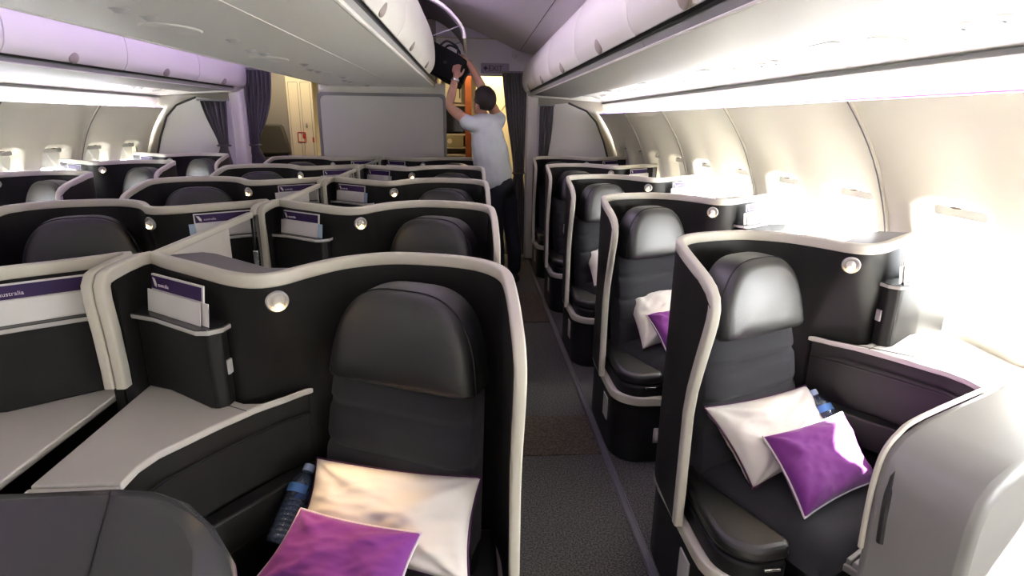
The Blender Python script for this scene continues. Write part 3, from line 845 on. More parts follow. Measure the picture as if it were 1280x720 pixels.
lo = [bm.verts.new(S2(s, .575, z)) for s, z in out]; hi = [bm.verts.new(S2(s+.02, .76, z-.02 if z > .1 else z)) for s, z in out]
for i in range(len(out)): bm.faces.new((lo[i], lo[(i+1) % len(out)], hi[(i+1) % len(out)], hi[i]))
bm.faces.new(lo); bm.faces.new(hi[::-1])
obj('panel', bm, M_pod_pale, e, sharp=50, bevel=.018)
bm = bmesh.new(); tube(bm, cat([S2(-.333, .612, .64), S2(-.336, .610, .70), S2(-.334, .608, .76), S2(-.318, .604, .815)], 6), .008, 8); obj('slot', bm, M_dark, e)
bm = bmesh.new(); tube(bm, cat([S2(s, .578, z+.004) for s, z in out[1:-1]], 4), .006, 8); obj('edge_bead', bm, M_trim, e)

# ---------------------------------------------------------------- pillows
def pillow(name, TL, TR, BR, BL, th, m, mp, seed, label, cat_, band=None):
    e = empty(name, (TL+TR+BR+BL)/4); c0 = e.location.copy()
    N = 40; nrm = ((TR-TL).cross(BL-TL)).normalized()
    if nrm.dot(Vector((0, 0, EYE))-c0+Vector((0, 0, 0))) < 0: nrm = -nrm
    rs = random.Random(seed); off = Vector((rs.uniform(0, 50), rs.uniform(0, 50), rs.uniform(0, 50)))
    cr = [(rs.choice((-1, 1)), rs.choice((-1, 1))) for _ in range(2)]
    def P(s, t, sg):
        a = s*(1-.075*(1-t*t)); b = t*(1-.085*(1-s*s))
        p = (TL*(1-a)*(1-b)+TR*(1+a)*(1-b)+BR*(1+a)*(1+b)+BL*(1-a)*(1+b))/4
        h = th*((1-s**4)**.55)*((1-t**4)**.55)
        w = 0.
        # creases running in from the corners and the hems
        for cx, cy in ((1, 1), (-1, 1), (1, -1), (-1, -1)):
            dx, dy = s-cx, t-cy; r = math.hypot(dx, dy)
            an = math.atan2(dy, dx)
            w += math.sin(an*9+cx*2.1+cy*1.3+off.x)*math.exp(-r*1.7)*.24
        nz = noise.noise(Vector((s*1.7, t*1.5, 0))+off)*.22+abs(noise.noise(Vector((s*3.2+t*1.5, t*3.0, 1))+off))*-.22+noise.noise(Vector((s*9, t*9, 2))+off)*.03
        return p+nrm*(sg*h*(1+w+nz))-c0
    bm = bmesh.new()
    for sg in (1, -1):
        grid(bm, [[P(-1+2*i/N, -1+2*j/N, sg) for i in range(N+1)] for j in range(N+1)])
    obj('cover', bm, m, e, sharp=80)
    rim = [P(-1+2*i/N, -1, 0) for i in range(N)]+[P(1, -1+2*i/N, 0) for i in range(N)]+[P(1-2*i/N, 1, 0) for i in range(N)]+[P(-1, 1-2*i/N, 0) for i in range(N)]
    bm = bmesh.new(); tube(bm, rim, .0032, 6, closed=True); obj('piping', bm, mp, e)
    tag(e, label, cat_, 'seat pillows')
    return e
V = Vector
def pw(colm, k, *pts): return [W(colm, k, *p) for p in pts]
pillow('white_pillow', *pw('CR', 0, (.475, -.05, .665), (.055, -.155, .665), (.085, -.315, .49), (.52, -.17, .50)), .062, M_white_linen, M_pipe_purple, 3,
       'cream-white pillow with dark plum piping on the nearest centre suite seat', 'pillow')
pillow('purple_pillow', *pw('CR', 0, (.482, -.185, .615), (.190, -.285, .615), (.235, -.40, .515), (.575, -.315, .505)), .045, M_purple, M_pipe_pale, 11,
       'purple pillow with pale piping lying on the cream pillow at the near left', 'pillow')
pillow('white_pillow', *pw('R', 0, (.055, -.185, .68), (.485, .0, .655), (.545, -.135, .49), (.17, -.315, .485)), .058, M_white_linen, M_pipe_purple, 5,
       'white pillow with plum piping on the nearest right window suite, behind the purple one', 'pillow')
pillow('purple_pillow', *pw('R', 0, (.213, -.255, .618), (.512, -.16, .64), (.545, -.315, .50), (.245, -.455, .49)), .05, M_purple, M_pipe_pale, 23,
       'sunlit purple pillow with pale piping on the nearest right window suite', 'pillow')
pillow('white_pillow', *pw('R', 1, (.115, -.02, .69), (.48, .02, .68), (.50, -.16, .49), (.16, -.30, .475)), .06, M_white_linen, M_pipe_purple, 31,
       'white pillow on the second suite from the front beside the right windows', 'pillow')
pillow('purple_pillow', *pw('R', 1, (.20, -.19, .61), (.45, -.08, .62), (.50, -.25, .50), (.25, -.38, .49)), .045, M_purple, M_pipe_pale, 37,
       'purple pillow half hidden by the shell of the nearest right suite', 'pillow')
pillow('white_pillow', *pw('R', 2, (.10, -.03, .69), (.47, .04, .68), (.50, -.15, .49), (.15, -.29, .475)), .06, M_white_linen, M_pipe_purple, 41,
       'white pillow on the third suite from the front beside the right windows', 'pillow')
pillow('white_pillow', *pw('R', 3, (.09, -.05, .70), (.46, .03, .69), (.50, -.15, .49), (.15, -.29, .475)), .06, M_white_linen, M_pipe_purple, 43,
       'white pillow on the fourth suite from the front beside the right windows', 'pillow')

# ---------------------------------------------------------------- water bottles
def bottle(base, top_, label):
    e = empty('water_bottle', base); d = top_-base; L = .205
    e.rotation_euler = orient(d).to_euler()
    pr = [(.0, .004), (.020, .0), (.029, .004), (.0315, .012)]
    z = .018
    while z < .115:
        pr += [(.0318, z), (.0285, z+.005), (.0318, z+.010)]; z += .0125
    pr += [(.0315, .125), (.0315, .145), (.028, .160), (.019, .176), (.0125, .184), (.0125, .190)]
    bm = bmesh.new(); lathe(bm, pr, seg=28); obj('body', bm, M_bottle, e, sharp=60)
    bm = bmesh.new(); lathe(bm, [(.0, .186), (.0145, .186), (.0148, .2), (.0138, .204), (.0, .204)], seg=24); obj('cap', bm, M_cap, e)
    bm = bmesh.new()
    rows = [[V((.0322*math.cos(a), .0322*math.sin(a), z)) for a in [R(-150+300*i/24) for i in range(25)]] for z in (.124, .135, .146)]
    grid(bm, rows); obj('label', bm, M_blue, e, solid=.0005)
    return tag(e, label, 'water bottle', 'water bottles')
bottle(W('CR', 0, .555, -.165, .497), W('CR', 0, .503, .005, .625), 'clear water bottle with pale cap leaning between console and cream pillow at the near left')
bottle(W('R', 0, .56, -.145, .50), W('R', 0, .502, .01, .65), 'blue-tinted water bottle standing behind the white pillow at the near right')

# ---------------------------------------------------------------- booklets and cards on the cabinet shelves
dirb = V((.80, .60, 0)).normalized()
def booklets(colm, k):
    s = 1 if colm in ('R', 'CL') else -1
    u0, u1 = .705, .885
    v0 = -.048; 
    def pt(t, off, z): 
        p = W(colm, k, u0+(u1-u0)*t+off*.6, v0+(u1-u0)*.70*t-off*.8, z); return p
    where = '%s, %s' % (coldesc[colm], rowname[k])
    # purple-headed booklet
    e = empty('booklet', pt(.5, 0, 1.027)); c0 = e.location.copy()
    bm = bmesh.new()
    def slab(t0, t1, off, z0, z1, lean, th, mi):
        q = []
        for o_ in (off, off+th):
            for t, z in ((t0, z0), (t1, z0), (t1, z1), (t0, z1)):
                p = pt(t, o_-lean*(z-1.027), z)-c0; q.append(bm.verts.new(p))
        for f in ((0, 1, 2, 3), (7, 6, 5, 4), (0, 4, 5, 1), (1, 5, 6, 2), (2, 6, 7, 3), (3, 7, 4, 0)):
            bm.faces.new([q[i] for i in f]).material_index = mi
    slab(0, 1, 0, 1.027, 1.121, .12, .004, 0); obj('pages', bm, M_paper, e, smooth=False)
    bm = bmesh.new(); slab(.02, .985, .0052, 1.085, 1.117, .12, .001, 0); bd = obj('printed_band', bm, M_book, e, smooth=False)
    # white emblem and lettering at one end of the band
    far = .93; sgn = -1
    tt = (lambda t: t)
    a0, a1 = (.04, .13) if s > 0 else (.96, .87)
    bm = bmesh.new()
    def q3(t, z, o_): return pt(t, o_-.12*(z-1.027), z)-c0
    pts = [(a0, 1.113), (a0+(a1-a0)*.55, 1.111), (a1, 1.098), (a0+(a1-a0)*.95, 1.090), (a0+(a1-a0)*.55, 1.093)]
    lo = [bm.verts.new(q3(t, z, .0064)) for t, z in pts]; hi = [bm.verts.new(q3(t, z, .0068)) for t, z in pts]
    for i in range(5): bm.faces.new((lo[i], lo[(i+1) % 5], hi[(i+1) % 5], hi[i]))
    bm.faces.new(lo); bm.faces.new(hi[::-1]); obj('emblem', bm, M_paper, bd, smooth=False)
    if k < 3:
        left = q3(.16, 1.093, .0068) if s > 0 else q3(.84, 1.093, .0068)
        right = q3(.40, 1.093, .0068) if s > 0 else q3(.6, 1.093, .0068)
        x = (right-left).normalized(); zz = V((0, 0, 1)); y = zz
        nn = x.cross(y).normalized(); M3 = Matrix((x, nn.cross(x), nn)).transposed()
        t_ = text('lettering', 'australia', left, M3, .014, M_pipe_pale, bd)
    tag(e, 'white booklet with purple head on the shelf, %s' % where, 'booklet', 'booklets on the suite shelves')
    # white card in front and pale card at the side
    e = empty('card', pt(.5, 0, 1.027)); c0 = e.location.copy()
    bm = bmesh.new(); slab(.0, 1.02, .010, 1.027, 1.083, .12, .002, 0); obj('sheet', bm, M_paper, e, smooth=False)
    bm = bmesh.new(); slab(-.10, .12, .004, 1.027, 1.082, .12, .0015, 0); obj('insert', bm, M_card_blue if (colm, k) in (('CR', 1), ('CR', 2), ('CL', 1)) else M_paper, e, smooth=False)
    tag(e, 'plain white card before the purple-headed booklet, %s' % where, 'card', 'cards on the suite shelves')
for colm in ('CR', 'CL', 'R', 'L'):
    for k in range(5):
        if colm == 'L' and k < 2: continue
        booklets(colm, k)

# ---------------------------------------------------------------- rear partitions, columns
YB = 6.02
e = empty('partition_panel', (AX, YB, 0)); tag(e, 'wide grey partition panel with darker rounded frame behind the rear centre seats', 'partition')
zt = 1.735
o_ = [(-.625, .02), (.625, .02)]
bm = bmesh.new()
fr = rrect(.625, .62, .05, 6)
fr = [(x, z+.012) for x, z in fr]
lo = [bm.verts.new((x, 0, 1.115+z)) for x, z in fr]; hi = [bm.verts.new((x, .05, 1.115+z)) for x, z in fr]
inn = [bm.verts.new((x*.955, 0, 1.115+z*.955)) for x, z in fr]; inn2 = [bm.verts.new((x*.955, .01, 1.115+z*.955)) for x, z in fr]
n = len(fr)
for i in range(n):
    j = (i+1) % n
    bm.faces.new((lo[i], lo[j], hi[j], hi[i])); bm.faces.new((lo[i], lo[j], inn[j], inn[i])); bm.faces.new((inn[i], inn[j], inn2[j], inn2[i]))
bm.faces.new(hi); bm.faces.new(inn2)
obj('frame', bm, M_part_frame, e, sharp=40)
bm = bmesh.new(); vs = [bm.verts.new((x*.953, .006, 1.115+z*.953)) for x, z in fr]; vs2 = [bm.verts.new((x*.953, .009, 1.115+z*.953)) for x, z in fr]
bm.faces.new(vs); bm.faces.new(vs2[::-1])
for i in range(n): bm.faces.new((vs[i], vs[(i+1) % n], vs2[(i+1) % n], vs2[i]))
obj('panel', bm, M_partition, e, smooth=False)
bm = bmesh.new(); box(bm, (0, .03, .26), (1.24, .04, .5)); obj('foot', bm, M_part_frame, e)
# wall filling beside and above the centre partition under the last bin
bm = bmesh.new(); box(bm, (AX, 6.10, 1.78), (1.24, .05, .13)); struct(obj('wall_rear_header', bm, M_bin, smooth=False))
for s, nm in ((1, 'right'), (-1, 'left')):
    X = (lambda x: x) if s > 0 else mx_
    # partition behind the rear window suite
    pl = [(.70, .02), (.70, 1.655), (1.02, 1.69), (1.22, 1.61), (1.33, 1.50), (1.42, 1.30), (1.50, 1.05), (1.55, .8), (1.55, .02)]
    bm = bmesh.new()
    lo = [bm.verts.new((X(x), 6.32, z)) for x, z in pl]; hi = [bm.verts.new((X(x), 6.37, z)) for x, z in pl]
    for i in range(len(pl)): bm.faces.new((lo[i], lo[(i+1) % len(pl)], hi[(i+1) % len(pl)], hi[i]))
    bm.faces.new(lo); bm.faces.new(hi[::-1])
    struct(obj('wall_partition_%s' % nm, bm, M_partition, smooth=False))
    bm = bmesh.new(); tube(bm, [(X(x), 6.318, z) for x, z in pl[2:-1]], .010, 6); struct(obj('trim_%d' % (150+s), bm, M_dark))
    # end panel closing the bin row, and the column by the aisle
    bm = bmesh.new()
    pl = [(.575, 1.80), (.60, 1.76), (.64, 1.745), (1.42, 1.70), (1.75, 1.75), (1.75, 2.5), (.72, 2.5), (.705, 2.16), (.63, 2.08), (.56, 1.98), (.55, 1.9)]
    lo = [bm.verts.new((X(x), 6.24, z)) for x, z in pl]; hi = [bm.verts.new((X(x), 6.45, z)) for x, z in pl]
    for i in range(len(pl)): bm.faces.new((lo[i], lo[(i+1) % len(pl)], hi[(i+1) % len(pl)], hi[i]))
    bm.faces.new(lo); bm.faces.new(hi[::-1])
    struct(obj('wall_bin_end_%s' % nm, bm, M_bin, smooth=False))
    bm = bmesh.new(); prism(bm, [(X(.585), 6.40), (X(.60), 6.36), (X(.63), 6.345), (X(.71), 6.345), (X(.71), 6.56), (X(.585), 6.56)], .004, 1.80); struct(obj('wall_column_%s' % nm, bm, M_bin, bevel=.01))
    bm = bmesh.new(); prism(bm, [(X(.71), 6.37), (X(1.75), 6.37), (X(1.75), 6.5), (X(.71), 6.5)], .004, 2.5); struct(obj('wall_monument_%s' % nm, bm, M_tan))
# header above the doorway to the galley
for s, nm in ((1, 'right'), (-1, 'left')):
    X = (lambda x: x) if s > 0 else mx_
    a, b = (-.36, .72)
    bm = bmesh.new(); box(bm, (X((a+b)/2), 6.55, 2.26), (b-a, .05, .60)); struct(obj('wall_header_%s' % nm, bm, M_ceiling, smooth=False))
bm = bmesh.new(); box(bm, (AX, 6.55, 1.25), (1.03, .05, 2.5)); struct(obj('wall_rear_centre', bm, M_tan, smooth=False))
# exit sign
e = empty('exit_sign', (.255, 6.52, 2.035)); tag(e, 'grey-violet exit sign with a dark arrow on the header over the right aisle', 'exit sign')
bm = bmesh.new(); box(bm, (0, 0, 0), (.30, .012, .10)); bb = obj('panel', bm, M_sign, e, bevel=.003)
Mt = Matrix(((1, 0, 0), (0, 0, -1), (0, 1, 0)))
text('lettering', 'EXIT', (-.072, -.0065, -.026), Mt, .075, M_signtext, bb)
bm = bmesh.new()
pts = [(-.125, 0), (-.095, .028), (-.095, .010), (-.08, .010), (-.08, -.010), (-.095, -.010), (-.095, -.028)]
lo = [bm.verts.new((x, -.0065, z)) for x, z in pts]; hi = [bm.verts.new((x, -.0075, z)) for x, z in pts]
for i in range(7): bm.faces.new((lo[i], lo[(i+1) % 7], hi[(i+1) % 7], hi[i]))
bm.faces.new(hi); obj('arrow', bm, M_signtext, bb, smooth=False)
# ceiling fittings near the doorway
bm = bmesh.new(); box(bm, (.44, 6.30, 2.16), (.05, .06, .06)); box(bm, (.44, 6.26, 2.13), (.03, .04, .04)); tag(obj('ceiling_bracket', bm, M_silver, bevel=.004), 'small metal bracket at the ceiling edge above the right doorway', 'bracket')

# ---------------------------------------------------------------- curtains
def curtain(name, xa, xb, y, ztop, zbot, tie, label, folds=7, tiew=.35, lean=0., spread=.30):
    """hanging cloth gathered at height tie; lean shifts the gathered part sideways"""
    e = empty(name, ((xa+xb)/2, y, zbot)); c0 = e.location.copy()
    rows = []; nz = 40; nx = folds*8
    for i in range(nz+1):
        z = ztop+(zbot-ztop)*i/nz
        w = 1.; sh = 0.
        if tie is not None:
            d = (z-tie)
            g = math.exp(-(abs(d)/(spread if d > 0 else .16))**1.6)
            w = 1-(1-tiew)*g; sh = lean*g
            if d < 0: sh = lean*(.55+.45*g); w = w*.75
        r = []
        for j in range(nx+1):
            t = j/nx
            x = (xa+xb)/2+(xb-xa)*(t-.5)*w+sh
            yy = y+.028*math.sin(t*folds*2*math.pi+.6*math.sin(z*3))*(.6+.4*w)+.01*noise.noise(V((t*6, z*2, 3)))
            r.append(V((x, yy, z))-c0)
        rows.append(r)
    bm = bmesh.new(); grid(bm, rows); obj('cloth', bm, M_curtain, e, solid=.004, sharp=80)
    if tie is not None:
        bm = bmesh.new(); w = (xb-xa)*tiew/2+.012
        lp = [V(((xa+xb)/2+lean+w*math.cos(a), y+.045*math.sin(a), tie))-c0 for a in [2*math.pi*i/20 for i in range(20)]]
        tube(bm, lp, .010, 8, closed=True); obj('tie_band', bm, M_curtain, e)
    bm = bmesh.new(); box(bm, V(((xa+xb)/2, y, ztop+.008))-c0, (xb-xa+.02, .035, .02)); obj('heading_rail', bm, M_part_frame, e)
    return tag(e, label, 'curtain', 'curtains')
curtain('curtain', .30, .585, 6.44, 1.985, .03, .95, 'long plum-grey curtain gathered beside the column at the right of the doorway', lean=.075, tiew=.42, spread=.75)
curtain('curtain', .715, .86, 6.27, 1.655, .9, 1.02, 'short dark curtain hanging behind the rear right window suite', folds=4, lean=-.03, tiew=.6)
curtain('curtain', mx_(.60), mx_(.30), 6.46, 1.97, .03, 1.22, 'plum-grey curtain drawn to a tie at the left doorway, beside the jump seat', lean=-.09, tiew=.3)
curtain('curtain', mx_(.98), mx_(.70), 6.27, 1.655, .85, 1.22, 'grey-violet curtain knotted with a tie behind the rear left window suite', folds=5, lean=.06, tiew=.35)

# ---------------------------------------------------------------- galley seen through the doorways
e = empty('jump_seat', (-2.37, 7.3, 0)); tag(e, 'olive-brown folded jump seat with tapered headrest against the galley wall at the left', 'jump seat')
bm = bmesh.new()
q = [(-.19, 1.08), (.20, 1.08), (.13, 1.40), (.10, 1.425), (-.14, 1.425), (-.17, 1.40)]
lo = [bm.verts.new((x, -.03, z)) for x, z in q]; hi = [bm.verts.new((x, .05, z)) for x, z in q]
for i in range(6): bm.faces.new((lo[i], lo[(i+1) % 6], hi[(i+1) % 6], hi[i]))
bm.faces.new(lo); bm.faces.new(hi[::-1]); obj('headrest', bm, M_olive, e, bevel=.02)
bm = bmesh.new(); box(bm, (0, .02, .75), (.40, .10, .58)); obj('backrest', bm, M_olive, e, bevel=.02)
bm = bmesh.new(); box(bm, (0, -.04, .40), (.40, .08, .40)); obj('seat_flap', bm, M_olive, e, bevel=.02)
bm = bmesh.new(); box(bm, (0, .06, .6), (.30, .04, 1.18)); obj('frame', bm, M_dark, e)
bm = bmesh.new(); box(bm, (-2.45, 7.52, 1.16), (.86, .24, 2.32)); struct(obj('wall_galley_tan', bm, M_tan, smooth=False))
e = empty('lavatory_door', (-2.035, 7.35, 0)); tag(e, 'cream folding lavatory door with red signs, left of the centre partition', 'door')
bm = bmesh.new(); box(bm, (0, .03, 1.0), (.30, .04, 2.0)); obj('leaf', bm, M_cream, e, bevel=.004)
for x in (-.07, .07):
    bm = bmesh.new(); fq = rrect(.055, .88, .01, 2)
    tube(bm, [(x+a, .008, 1.03+b) for a, b in fq], .003, 6, closed=True); obj('panel_line', bm, M_tan, e)
bm = bmesh.new(); box(bm, (.06, .0, 1.42), (.018, .03, .05)); obj('handle', bm, M_steel, e, bevel=.004)
bm = bmesh.new()
for a in ((-.045, .0, 0), ): pass
fq = rrect(.045, .055, .008, 2); tube(bm, [(-.01+a, .006, 1.28+b) for a, b in fq], .006, 6, closed=True); s_ = obj('red_sign', bm, M_red, e)
bm = bmesh.new(); box(bm, (.015, .006, 1.29), (.03, .006, .05)); obj('symbol', bm, M_red, s_)
bm = bmesh.new(); box(bm, (.125, .004, 1.25), (.018, .006, .06)); obj('red_strip', bm, M_red, e)
e = empty('wall_phone_panel', (-1.66, 8.6, 0)); tag(e, 'pale cabin wall panel with a small red label glimpsed beyond the lavatory door', 'wall panel')
bm = bmesh.new(); box(bm, (0, 0, 1.15), (.40, .08, 2.3)); obj('board', bm, M_bin, e)
bm = bmesh.new(); box(bm, (-.03, -.045, 1.26), (.16, .01, .05)); obj('red_label', bm, M_red, e)
bm = bmesh.new(); box(bm, (-.02, -.06, 1.08), (.2, .06, .2)); obj('bin_flap', bm, M_card_blue, e, bevel=.01)
# right aisle galley stack
e = empty('galley_cabinet', (-.19, 7.45, 0)); tag(e, 'lit galley cabinet with shelves, boxes and a dark screen, seen past the man', 'galley cabinet')
bm = bmesh.new()
for x in (-.19, .13): box(bm, (x, .2, 1.1), (.03, .4, 2.2))
for z in (.3, .62, .95, 1.08, 1.17, 1.33, 1.68, 2.05): box(bm, (-.03, .2, z), (.33, .4, .018))
box(bm, (-.03, .40, 1.1), (.33, .02, 2.2)); obj('frame', bm, M_cream, e, smooth=False)
bm = bmesh.new(); box(bm, (-.03, .12, 1.245), (.24, .25, .14)); b_ = obj('storage_box', bm, M_galleybox, e, bevel=.006)
bm = bmesh.new(); lathe(bm, [(.022, -.004), (.03, -.004), (.03, 0), (.022, 0)], Matrix.Translation((-.08, -.006, 1.25)) @ Matrix.Rotation(R(90), 4, 'X'), 18); obj('ring_pull', bm, M_cream, b_)
bm = bmesh.new(); box(bm, (-.03, .10, 1.50), (.26, .2, .28)); o = obj('oven_front', bm, M_screen, e, bevel=.006)
bm = bmesh.new(); box(bm, (-.03, .14, 1.86), (.20, .2, .30)); o = obj('cupboard_door', bm, M_cream, e, bevel=.006)
bm = bmesh.new(); box(bm, (.05, .035, 1.86), (.012, .012, .2)); obj('handle', bm, M_dark, o)
bm = bmesh.new(); box(bm, (-.03, .1, .46), (.26, .2, .28)); obj('drawer', bm, M_galleybox, e, bevel=.006)
bm = bmesh.new(); box(bm, (-.035, 7.20, 1.1), (.075, .05, 2.2)); tag(obj('wooden_post', bm, M_wood, bevel=.004), 'upright orange-brown wooden edge post beside the galley cabinet', 'post')
e = empty('galley_door', (.52, 8.6, 0)); tag(e, 'cream cabin side panel with diagonal seam, lit yellow beyond the curtain', 'wall panel')
bm = bmesh.new(); box(bm, (0, .06, 1.15), (.9, .08, 2.3)); obj('panel', bm, M_cream, e)
bm = bmesh.new(); tube(bm, [(-.35, .015, 1.3), (.25, .015, 2.1)], .008, 6); obj('seam', bm, M_tan, e)

# ---------------------------------------------------------------- the man with his bag
def skin_mesh(name, nodes, edges, root=0, sub=2):
    """nodes: (pos, radius or (rx, ry)); one continuous skinned surface"""
    me = bpy.data.meshes.new(name); me.from_pydata([n[0] for n in nodes], edges, [])
    o = bpy.data.objects.new(name, me); col.objects.link(o)
    s = o.modifiers.new('s', 'SKIN'); s.use_smooth_shade = True
    sv = me.skin_vertices[0].data
    for i, n in enumerate(nodes):
        r = n[1]; sv[i].radius = r if isinstance(r, (tuple, list)) else (r, r)
    sv[root].use_root = True
    ss = o.modifiers.new('u', 'SUBSURF'); ss.levels = sub; ss.render_levels = sub
    bpy.context.view_layer.update()
    dg = bpy.context.evaluated_depsgraph_get(); m2 = bpy.data.meshes.new_from_object(o.evaluated_get(dg))
    bpy.data.objects.remove(o)
    return m2
def finish(name, meshes, vox, m, parent, smooth_it=3, disp=0.):
    bm = bmesh.new()
    for me in meshes:
        bm.from_mesh(me)
    me = bpy.data.meshes.new(name); bm.to_mesh(me); bm.free()
    o = bpy.data.objects.new(name, me); col.objects.link(o)
    r = o.modifiers.new('r', 'REMESH'); r.mode = 'VOXEL'; r.voxel_size = vox; r.use_smooth_shade = True
    s = o.modifiers.new('s', 'SMOOTH'); s.factor = .5; s.iterations = smooth_it
    bpy.context.view_layer.update()
    dg = bpy.context.evaluated_depsgraph_get(); m2 = bpy.data.meshes.new_from_object(o.evaluated_get(dg))
    bpy.data.objects.remove(o)
    if disp:
        for v in m2.vertices:
            p = v.co; v.co = p+v.normal*(disp*(noise.noise(V((p.x*9, p.y*9, p.z*16)))+.6*math.sin(p.z*40+p.x*28+2*noise.noise(p*6))*noise.noise(p*4)))
    m2.polygons.foreach_set('use_smooth', [True]*len(m2.polygons))
    m2.materials.clear(); m2.materials.append(m)
    o = bpy.data.objects.new(name, m2); col.objects.link(o); o.parent = parent
    return o
PX, PY = .31, 5.33
man = empty('person', (PX, PY, 0))
tag(man, 'person in pale grey t-shirt and dark trousers, arms raised, lifting a black bag', 'person')
F_ = V((-.66, .75, 0)).normalized(); LF = V((-F_.y, F_.x, 0))     # facing direction and his left
def B(f, l, z): return F_*f+LF*l+V((0, 0, z))
hip = B(0, 0, .93); hip.x -= .085
chest = V((-.155, .02, 1.30)); neck = V((-.20, .03, 1.50)); head = V((-.205, .05, 1.655))
shL = V((-.205, .0, 1.455))+LF*.165+V((0, 0, .02)); shR = V((-.165, .02, 1.45))-LF*.165+V((0, 0, .03))
def loc(x, y, z): return V((x-PX, y-PY, z))
elL = loc(-.195, 5.27, 1.615); wrL = loc(-.135, 5.31, 1.845)
elR = loc(.125, 5.50, 1.735); wrR = loc(-.015, 5.44, 1.985)
def chain(pts, sub=2): return skin_mesh('c', pts, [(i, i+1) for i in range(len(pts)-1)], 0, sub)
parts_ = [chain([(hip, .09), (V((-.115, .01, 1.1)), .11), (chest, .135), (V((-.19, .02, 1.43)), .09), (neck, .056), (head-V((0, 0, .06)), .06)])]
for sh_, el_, wr_ in ((shL, elL, wrL), (shR, elR, wrR)):
    parts_.append(chain([(V((-.185, .02, 1.42)).lerp(sh_, .4), .06), (sh_, .060), (sh_.lerp(el_, .5), .052), (el_, .043), (el_.lerp(wr_, .35), .045), (wr_, .030), (wr_+(wr_-el_).normalized()*.02, .028)]))
# hands: a palm with four fingers of different lengths and a thumb, as short skinned chains
def hand(wr, dirv, palm_n, side):
    d = dirv.normalized(); pn = (palm_n-d*palm_n.dot(d)).normalized(); ac = d.cross(pn)*side
    nd = [(wr-d*.02, (.027, .022)), (wr+d*.035, (.036, .020)), (wr+d*.075, (.040, .016))]; ed = [(0, 1), (1, 2)]
    out = [skin_mesh('h', nd, ed, 0, 2)]
    for k, (off, ln) in enumerate(((-.030, .068), (-.010, .078), (.011, .072), (.030, .056))):
        b = wr+d*.072+ac*off; p1 = b+d*ln*.42+pn*ln*.10; p2 = p1+(d*.6+pn*.7).normalized()*ln*.34; p3 = p2+(d*.1+pn*1.0).normalized()*ln*.28
        out.append(skin_mesh('f', [(b-d*.025, .0095), (b, .0095), (p1, .009), (p2, .008), (p3, .0068)], [(0, 1), (1, 2), (2, 3), (3, 4)], 0, 1))
    b = wr+d*.022-ac*.030; p1 = b-ac*.026+d*.024+pn*.008; p2 = p1+d*.030-ac*.004+pn*.014; p3 = p2+d*.018+pn*.014
    out.append(skin_mesh('t', [(b+ac*.015, .0125), (b, .0125), (p1, .0115), (p2, .0098), (p3, .008)], [(0, 1), (1, 2), (2, 3), (3, 4)], 0, 1))
    return out
hands = hand(wrL, V((.10, .05, .9)), V((.25, .75, .2)), 1)+hand(wrR, V((-.70, .0, .62)), V((-.55, .5, -.65)), -1)
# head with face
def ball(c, s, M=Matrix.Identity(3), seg=24):
    bm = bmesh.new(); bmesh.ops.create_uvsphere(bm, u_segments=seg, v_segments=seg//2+4, radius=1)
    for v in bm.verts: v.co = M @ V((v.co.x*s[0], v.co.y*s[1], v.co.z*s[2]))+c
    me = bpy.data.meshes.new('ball'); bm.to_mesh(me); bm.free(); return me
HF = V((-.62, .74, .26)).normalized(); HL = V((0, 0, 1)).cross(HF).normalized(); HU = HF.cross(HL)
HM = Matrix((HF, HL, HU)).transposed()                   # head axes: x forward, y left, z up
def H(f, l, u): return head+HM @ V((f, l, u))
hd = [ball(H(-.012, 0, .03), (.096, .076, .088), HM), ball(H(.028, 0, -.045), (.062, .058, .075), HM), ball(H(.06, 0, -.098), (.026, .030, .020), HM),
      ball(H(.099, 0, -.022), (.015, .011, .026), HM), ball(H(.108, 0, -.040), (.013, .014, .010), HM), ball(H(.088, 0, -.068), (.010, .023, .006), HM), ball(H(.087, 0, -.079), (.009, .019, .006), HM),
      ball(H(.078, .032, .006), (.012, .020, .008), HM), ball(H(.078, -.032, .006), (.012, .020, .008), HM)]
for s in (1, -1):
    hd += [ball(H(-.004, s*.079, -.018), (.020, .008, .032), HM), ball(H(.066, s*.030, -.014), (.012, .014, .010), HM)]
finish('body', parts_+hands+hd, .0075, M_skin, man, 2)
for s in (1, -1):
    bm = bmesh.new(); bmesh.ops.create_uvsphere(bm, u_segments=12, v_segments=8, radius=.011, matrix=Matrix.Translation(H(.070, s*.031, -.010))); obj('eye', bm, M_paper, man)
# hair: cap over the skull, short at the neck
bm = bmesh.new(); bmesh.ops.create_uvsphere(bm, u_segments=40, v_segments=28, radius=1)
for v in bm.verts:
    p = v.co; q = V((p.x*.108-.016, p.y*.088, p.z*.104+.036))
    q *= 1+.03*noise.noise(p*6)
    v.co = q
kill = [v for v in bm.verts if (v.co.z < -.05-.5*v.co.x*0 and True) or (v.co.x > .03 and v.co.z < .055+(v.co.x-.03)*.5) or (abs(v.co.y) > .05 and v.co.z < -.01 and v.co.x > -.035)]
bmesh.ops.delete(bm, geom=kill, context='VERTS')
for v in bm.verts: v.co = head+HM @ v.co
obj('hair', bm, M_hair, man, sharp=80, solid=.012)
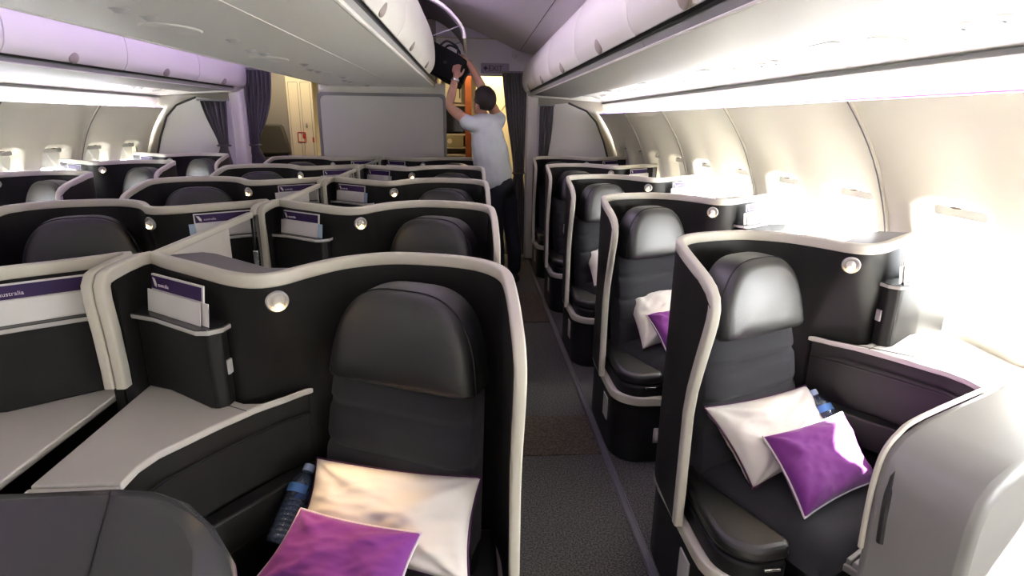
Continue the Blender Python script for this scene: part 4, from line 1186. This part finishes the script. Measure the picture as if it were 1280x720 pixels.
# clothing
sn = [(hip+V((0, 0, -.10)), (.205, .175)), (V((-.105, .01, 1.04)), (.200, .172)), (chest, (.215, .178)), (V((-.185, .02, 1.45)), (.160, .125)), (V((-.197, .025, 1.545)), (.076, .072))]
sh_p = [chain(sn), chain([(shL+V((0, 0, -.03)), .085), (shL.lerp(V((-.185, .02, 1.47)), .6), .10), (shR.lerp(V((-.185, .02, 1.47)), .6), .10), (shR+V((0, 0, -.03)), .085)])]
for sh_, el_ in ((shL, elL), (shR, elR)):
    sh_p.append(chain([(V((-.185, .02, 1.42)).lerp(sh_, .3), .085), (sh_, .074), (sh_.lerp(el_, .20), .068), (sh_.lerp(el_, .36), .066)]))
sh_o = finish('t_shirt', sh_p, .011, M_shirt, man, 5, disp=.010)
tr_ = [ball(hip+V((0, 0, .0)), (.165, .165, .135))]
for l_ in (.10, -.10):
    tr_.append(chain([(hip+LF*l_*.8+V((0, 0, .0)), .10), (B(0, l_*.9, .80)-V((.05, 0, 0)), .105), (B(.02, l_*1.05, .50), .078), (B(-.02, l_*1.1, .28), .072), (B(-.015, l_*1.1, .07), .068)]))
finish('trousers', tr_, .011, M_jeans, man, 3, disp=.004)
for l_ in (.11, -.11):
    bm = bmesh.new(); bmesh.ops.create_uvsphere(bm, u_segments=20, v_segments=12, radius=1)
    Ms = Matrix((F_, LF, V((0, 0, 1)))).transposed()
    for v in bm.verts:
        q = V((v.co.x*.14, v.co.y*.048, max(v.co.z, -.55)*.065)); v.co = Ms @ q+B(.05, l_, .037)
    obj('shoe', bm, M_shoe, man)
# wrist watch
bm = bmesh.new(); dW = (wrL-elL).normalized()
lathe(bm, [(.034, -.008), (.038, -.008), (.038, .008), (.034, .008)], Matrix.Translation(wrL-dW*.012) @ orient(dW), 20); obj('watch', bm, M_chrome, man)

# the bag
e = empty('duffel_bag', (-.24, 5.57, 1.83)); tag(e, 'black soft travel bag being lifted into the open overhead bin', 'bag')
bm = bmesh.new(); bmesh.ops.create_cube(bm, size=1); bmesh.ops.subdivide_edges(bm, edges=bm.edges, cuts=10, use_grid_fill=True)
Rb = Matrix.Rotation(R(28), 3, 'Y') @ Matrix.Rotation(R(-8), 3, 'Z')
def bagp(p):
    q = V((p.x*.42, p.y*.36, p.z*.25))
    k = 1-.10*((abs(p.x*2))**4+(abs(p.y*2))**4)*.5
    q.z *= k; q.x *= 1-.08*(abs(p.y*2))**4; q.y *= 1-.08*(abs(p.x*2))**4
    q += q.normalized()*.016*noise.noise(q*9)
    return Rb @ q+V((.0, 0, .15))
for v in bm.verts: v.co = bagp(v.co.copy())
obj('body', bm, M_bag, e, sharp=70, bevel=.015)
for y in (-.25, .25):
    bm = bmesh.new(); tube(bm, cat([bagp(V((-.2, y, .50))), bagp(V((-.12, y*.8, .72))), bagp(V((.12, y*.8, .72))), bagp(V((.2, y, .50)))], 6), .009, 8); obj('handle', bm, M_bagtrim, e)
bm = bmesh.new(); tube(bm, [bagp(V((-.46, 0, .505))), bagp(V((0, 0, .51))), bagp(V((.46, 0, .505)))], .005, 6); obj('zip', bm, M_steel, e)
bm = bmesh.new(); box(bm, bagp(V((.52, -.1, -.05))), (.03, .22, .12), ry=R(28)); obj('end_pocket', bm, M_bag, e, bevel=.01)
bm = bmesh.new(); box(bm, bagp(V((.1, -.52, .05))), (.03, .012, .02)); obj('buckle', bm, M_bagtrim, e)

# people and things in the cabin take their light from the lamps and added fills above; nothing else to add
bpy.context.view_layer.update()
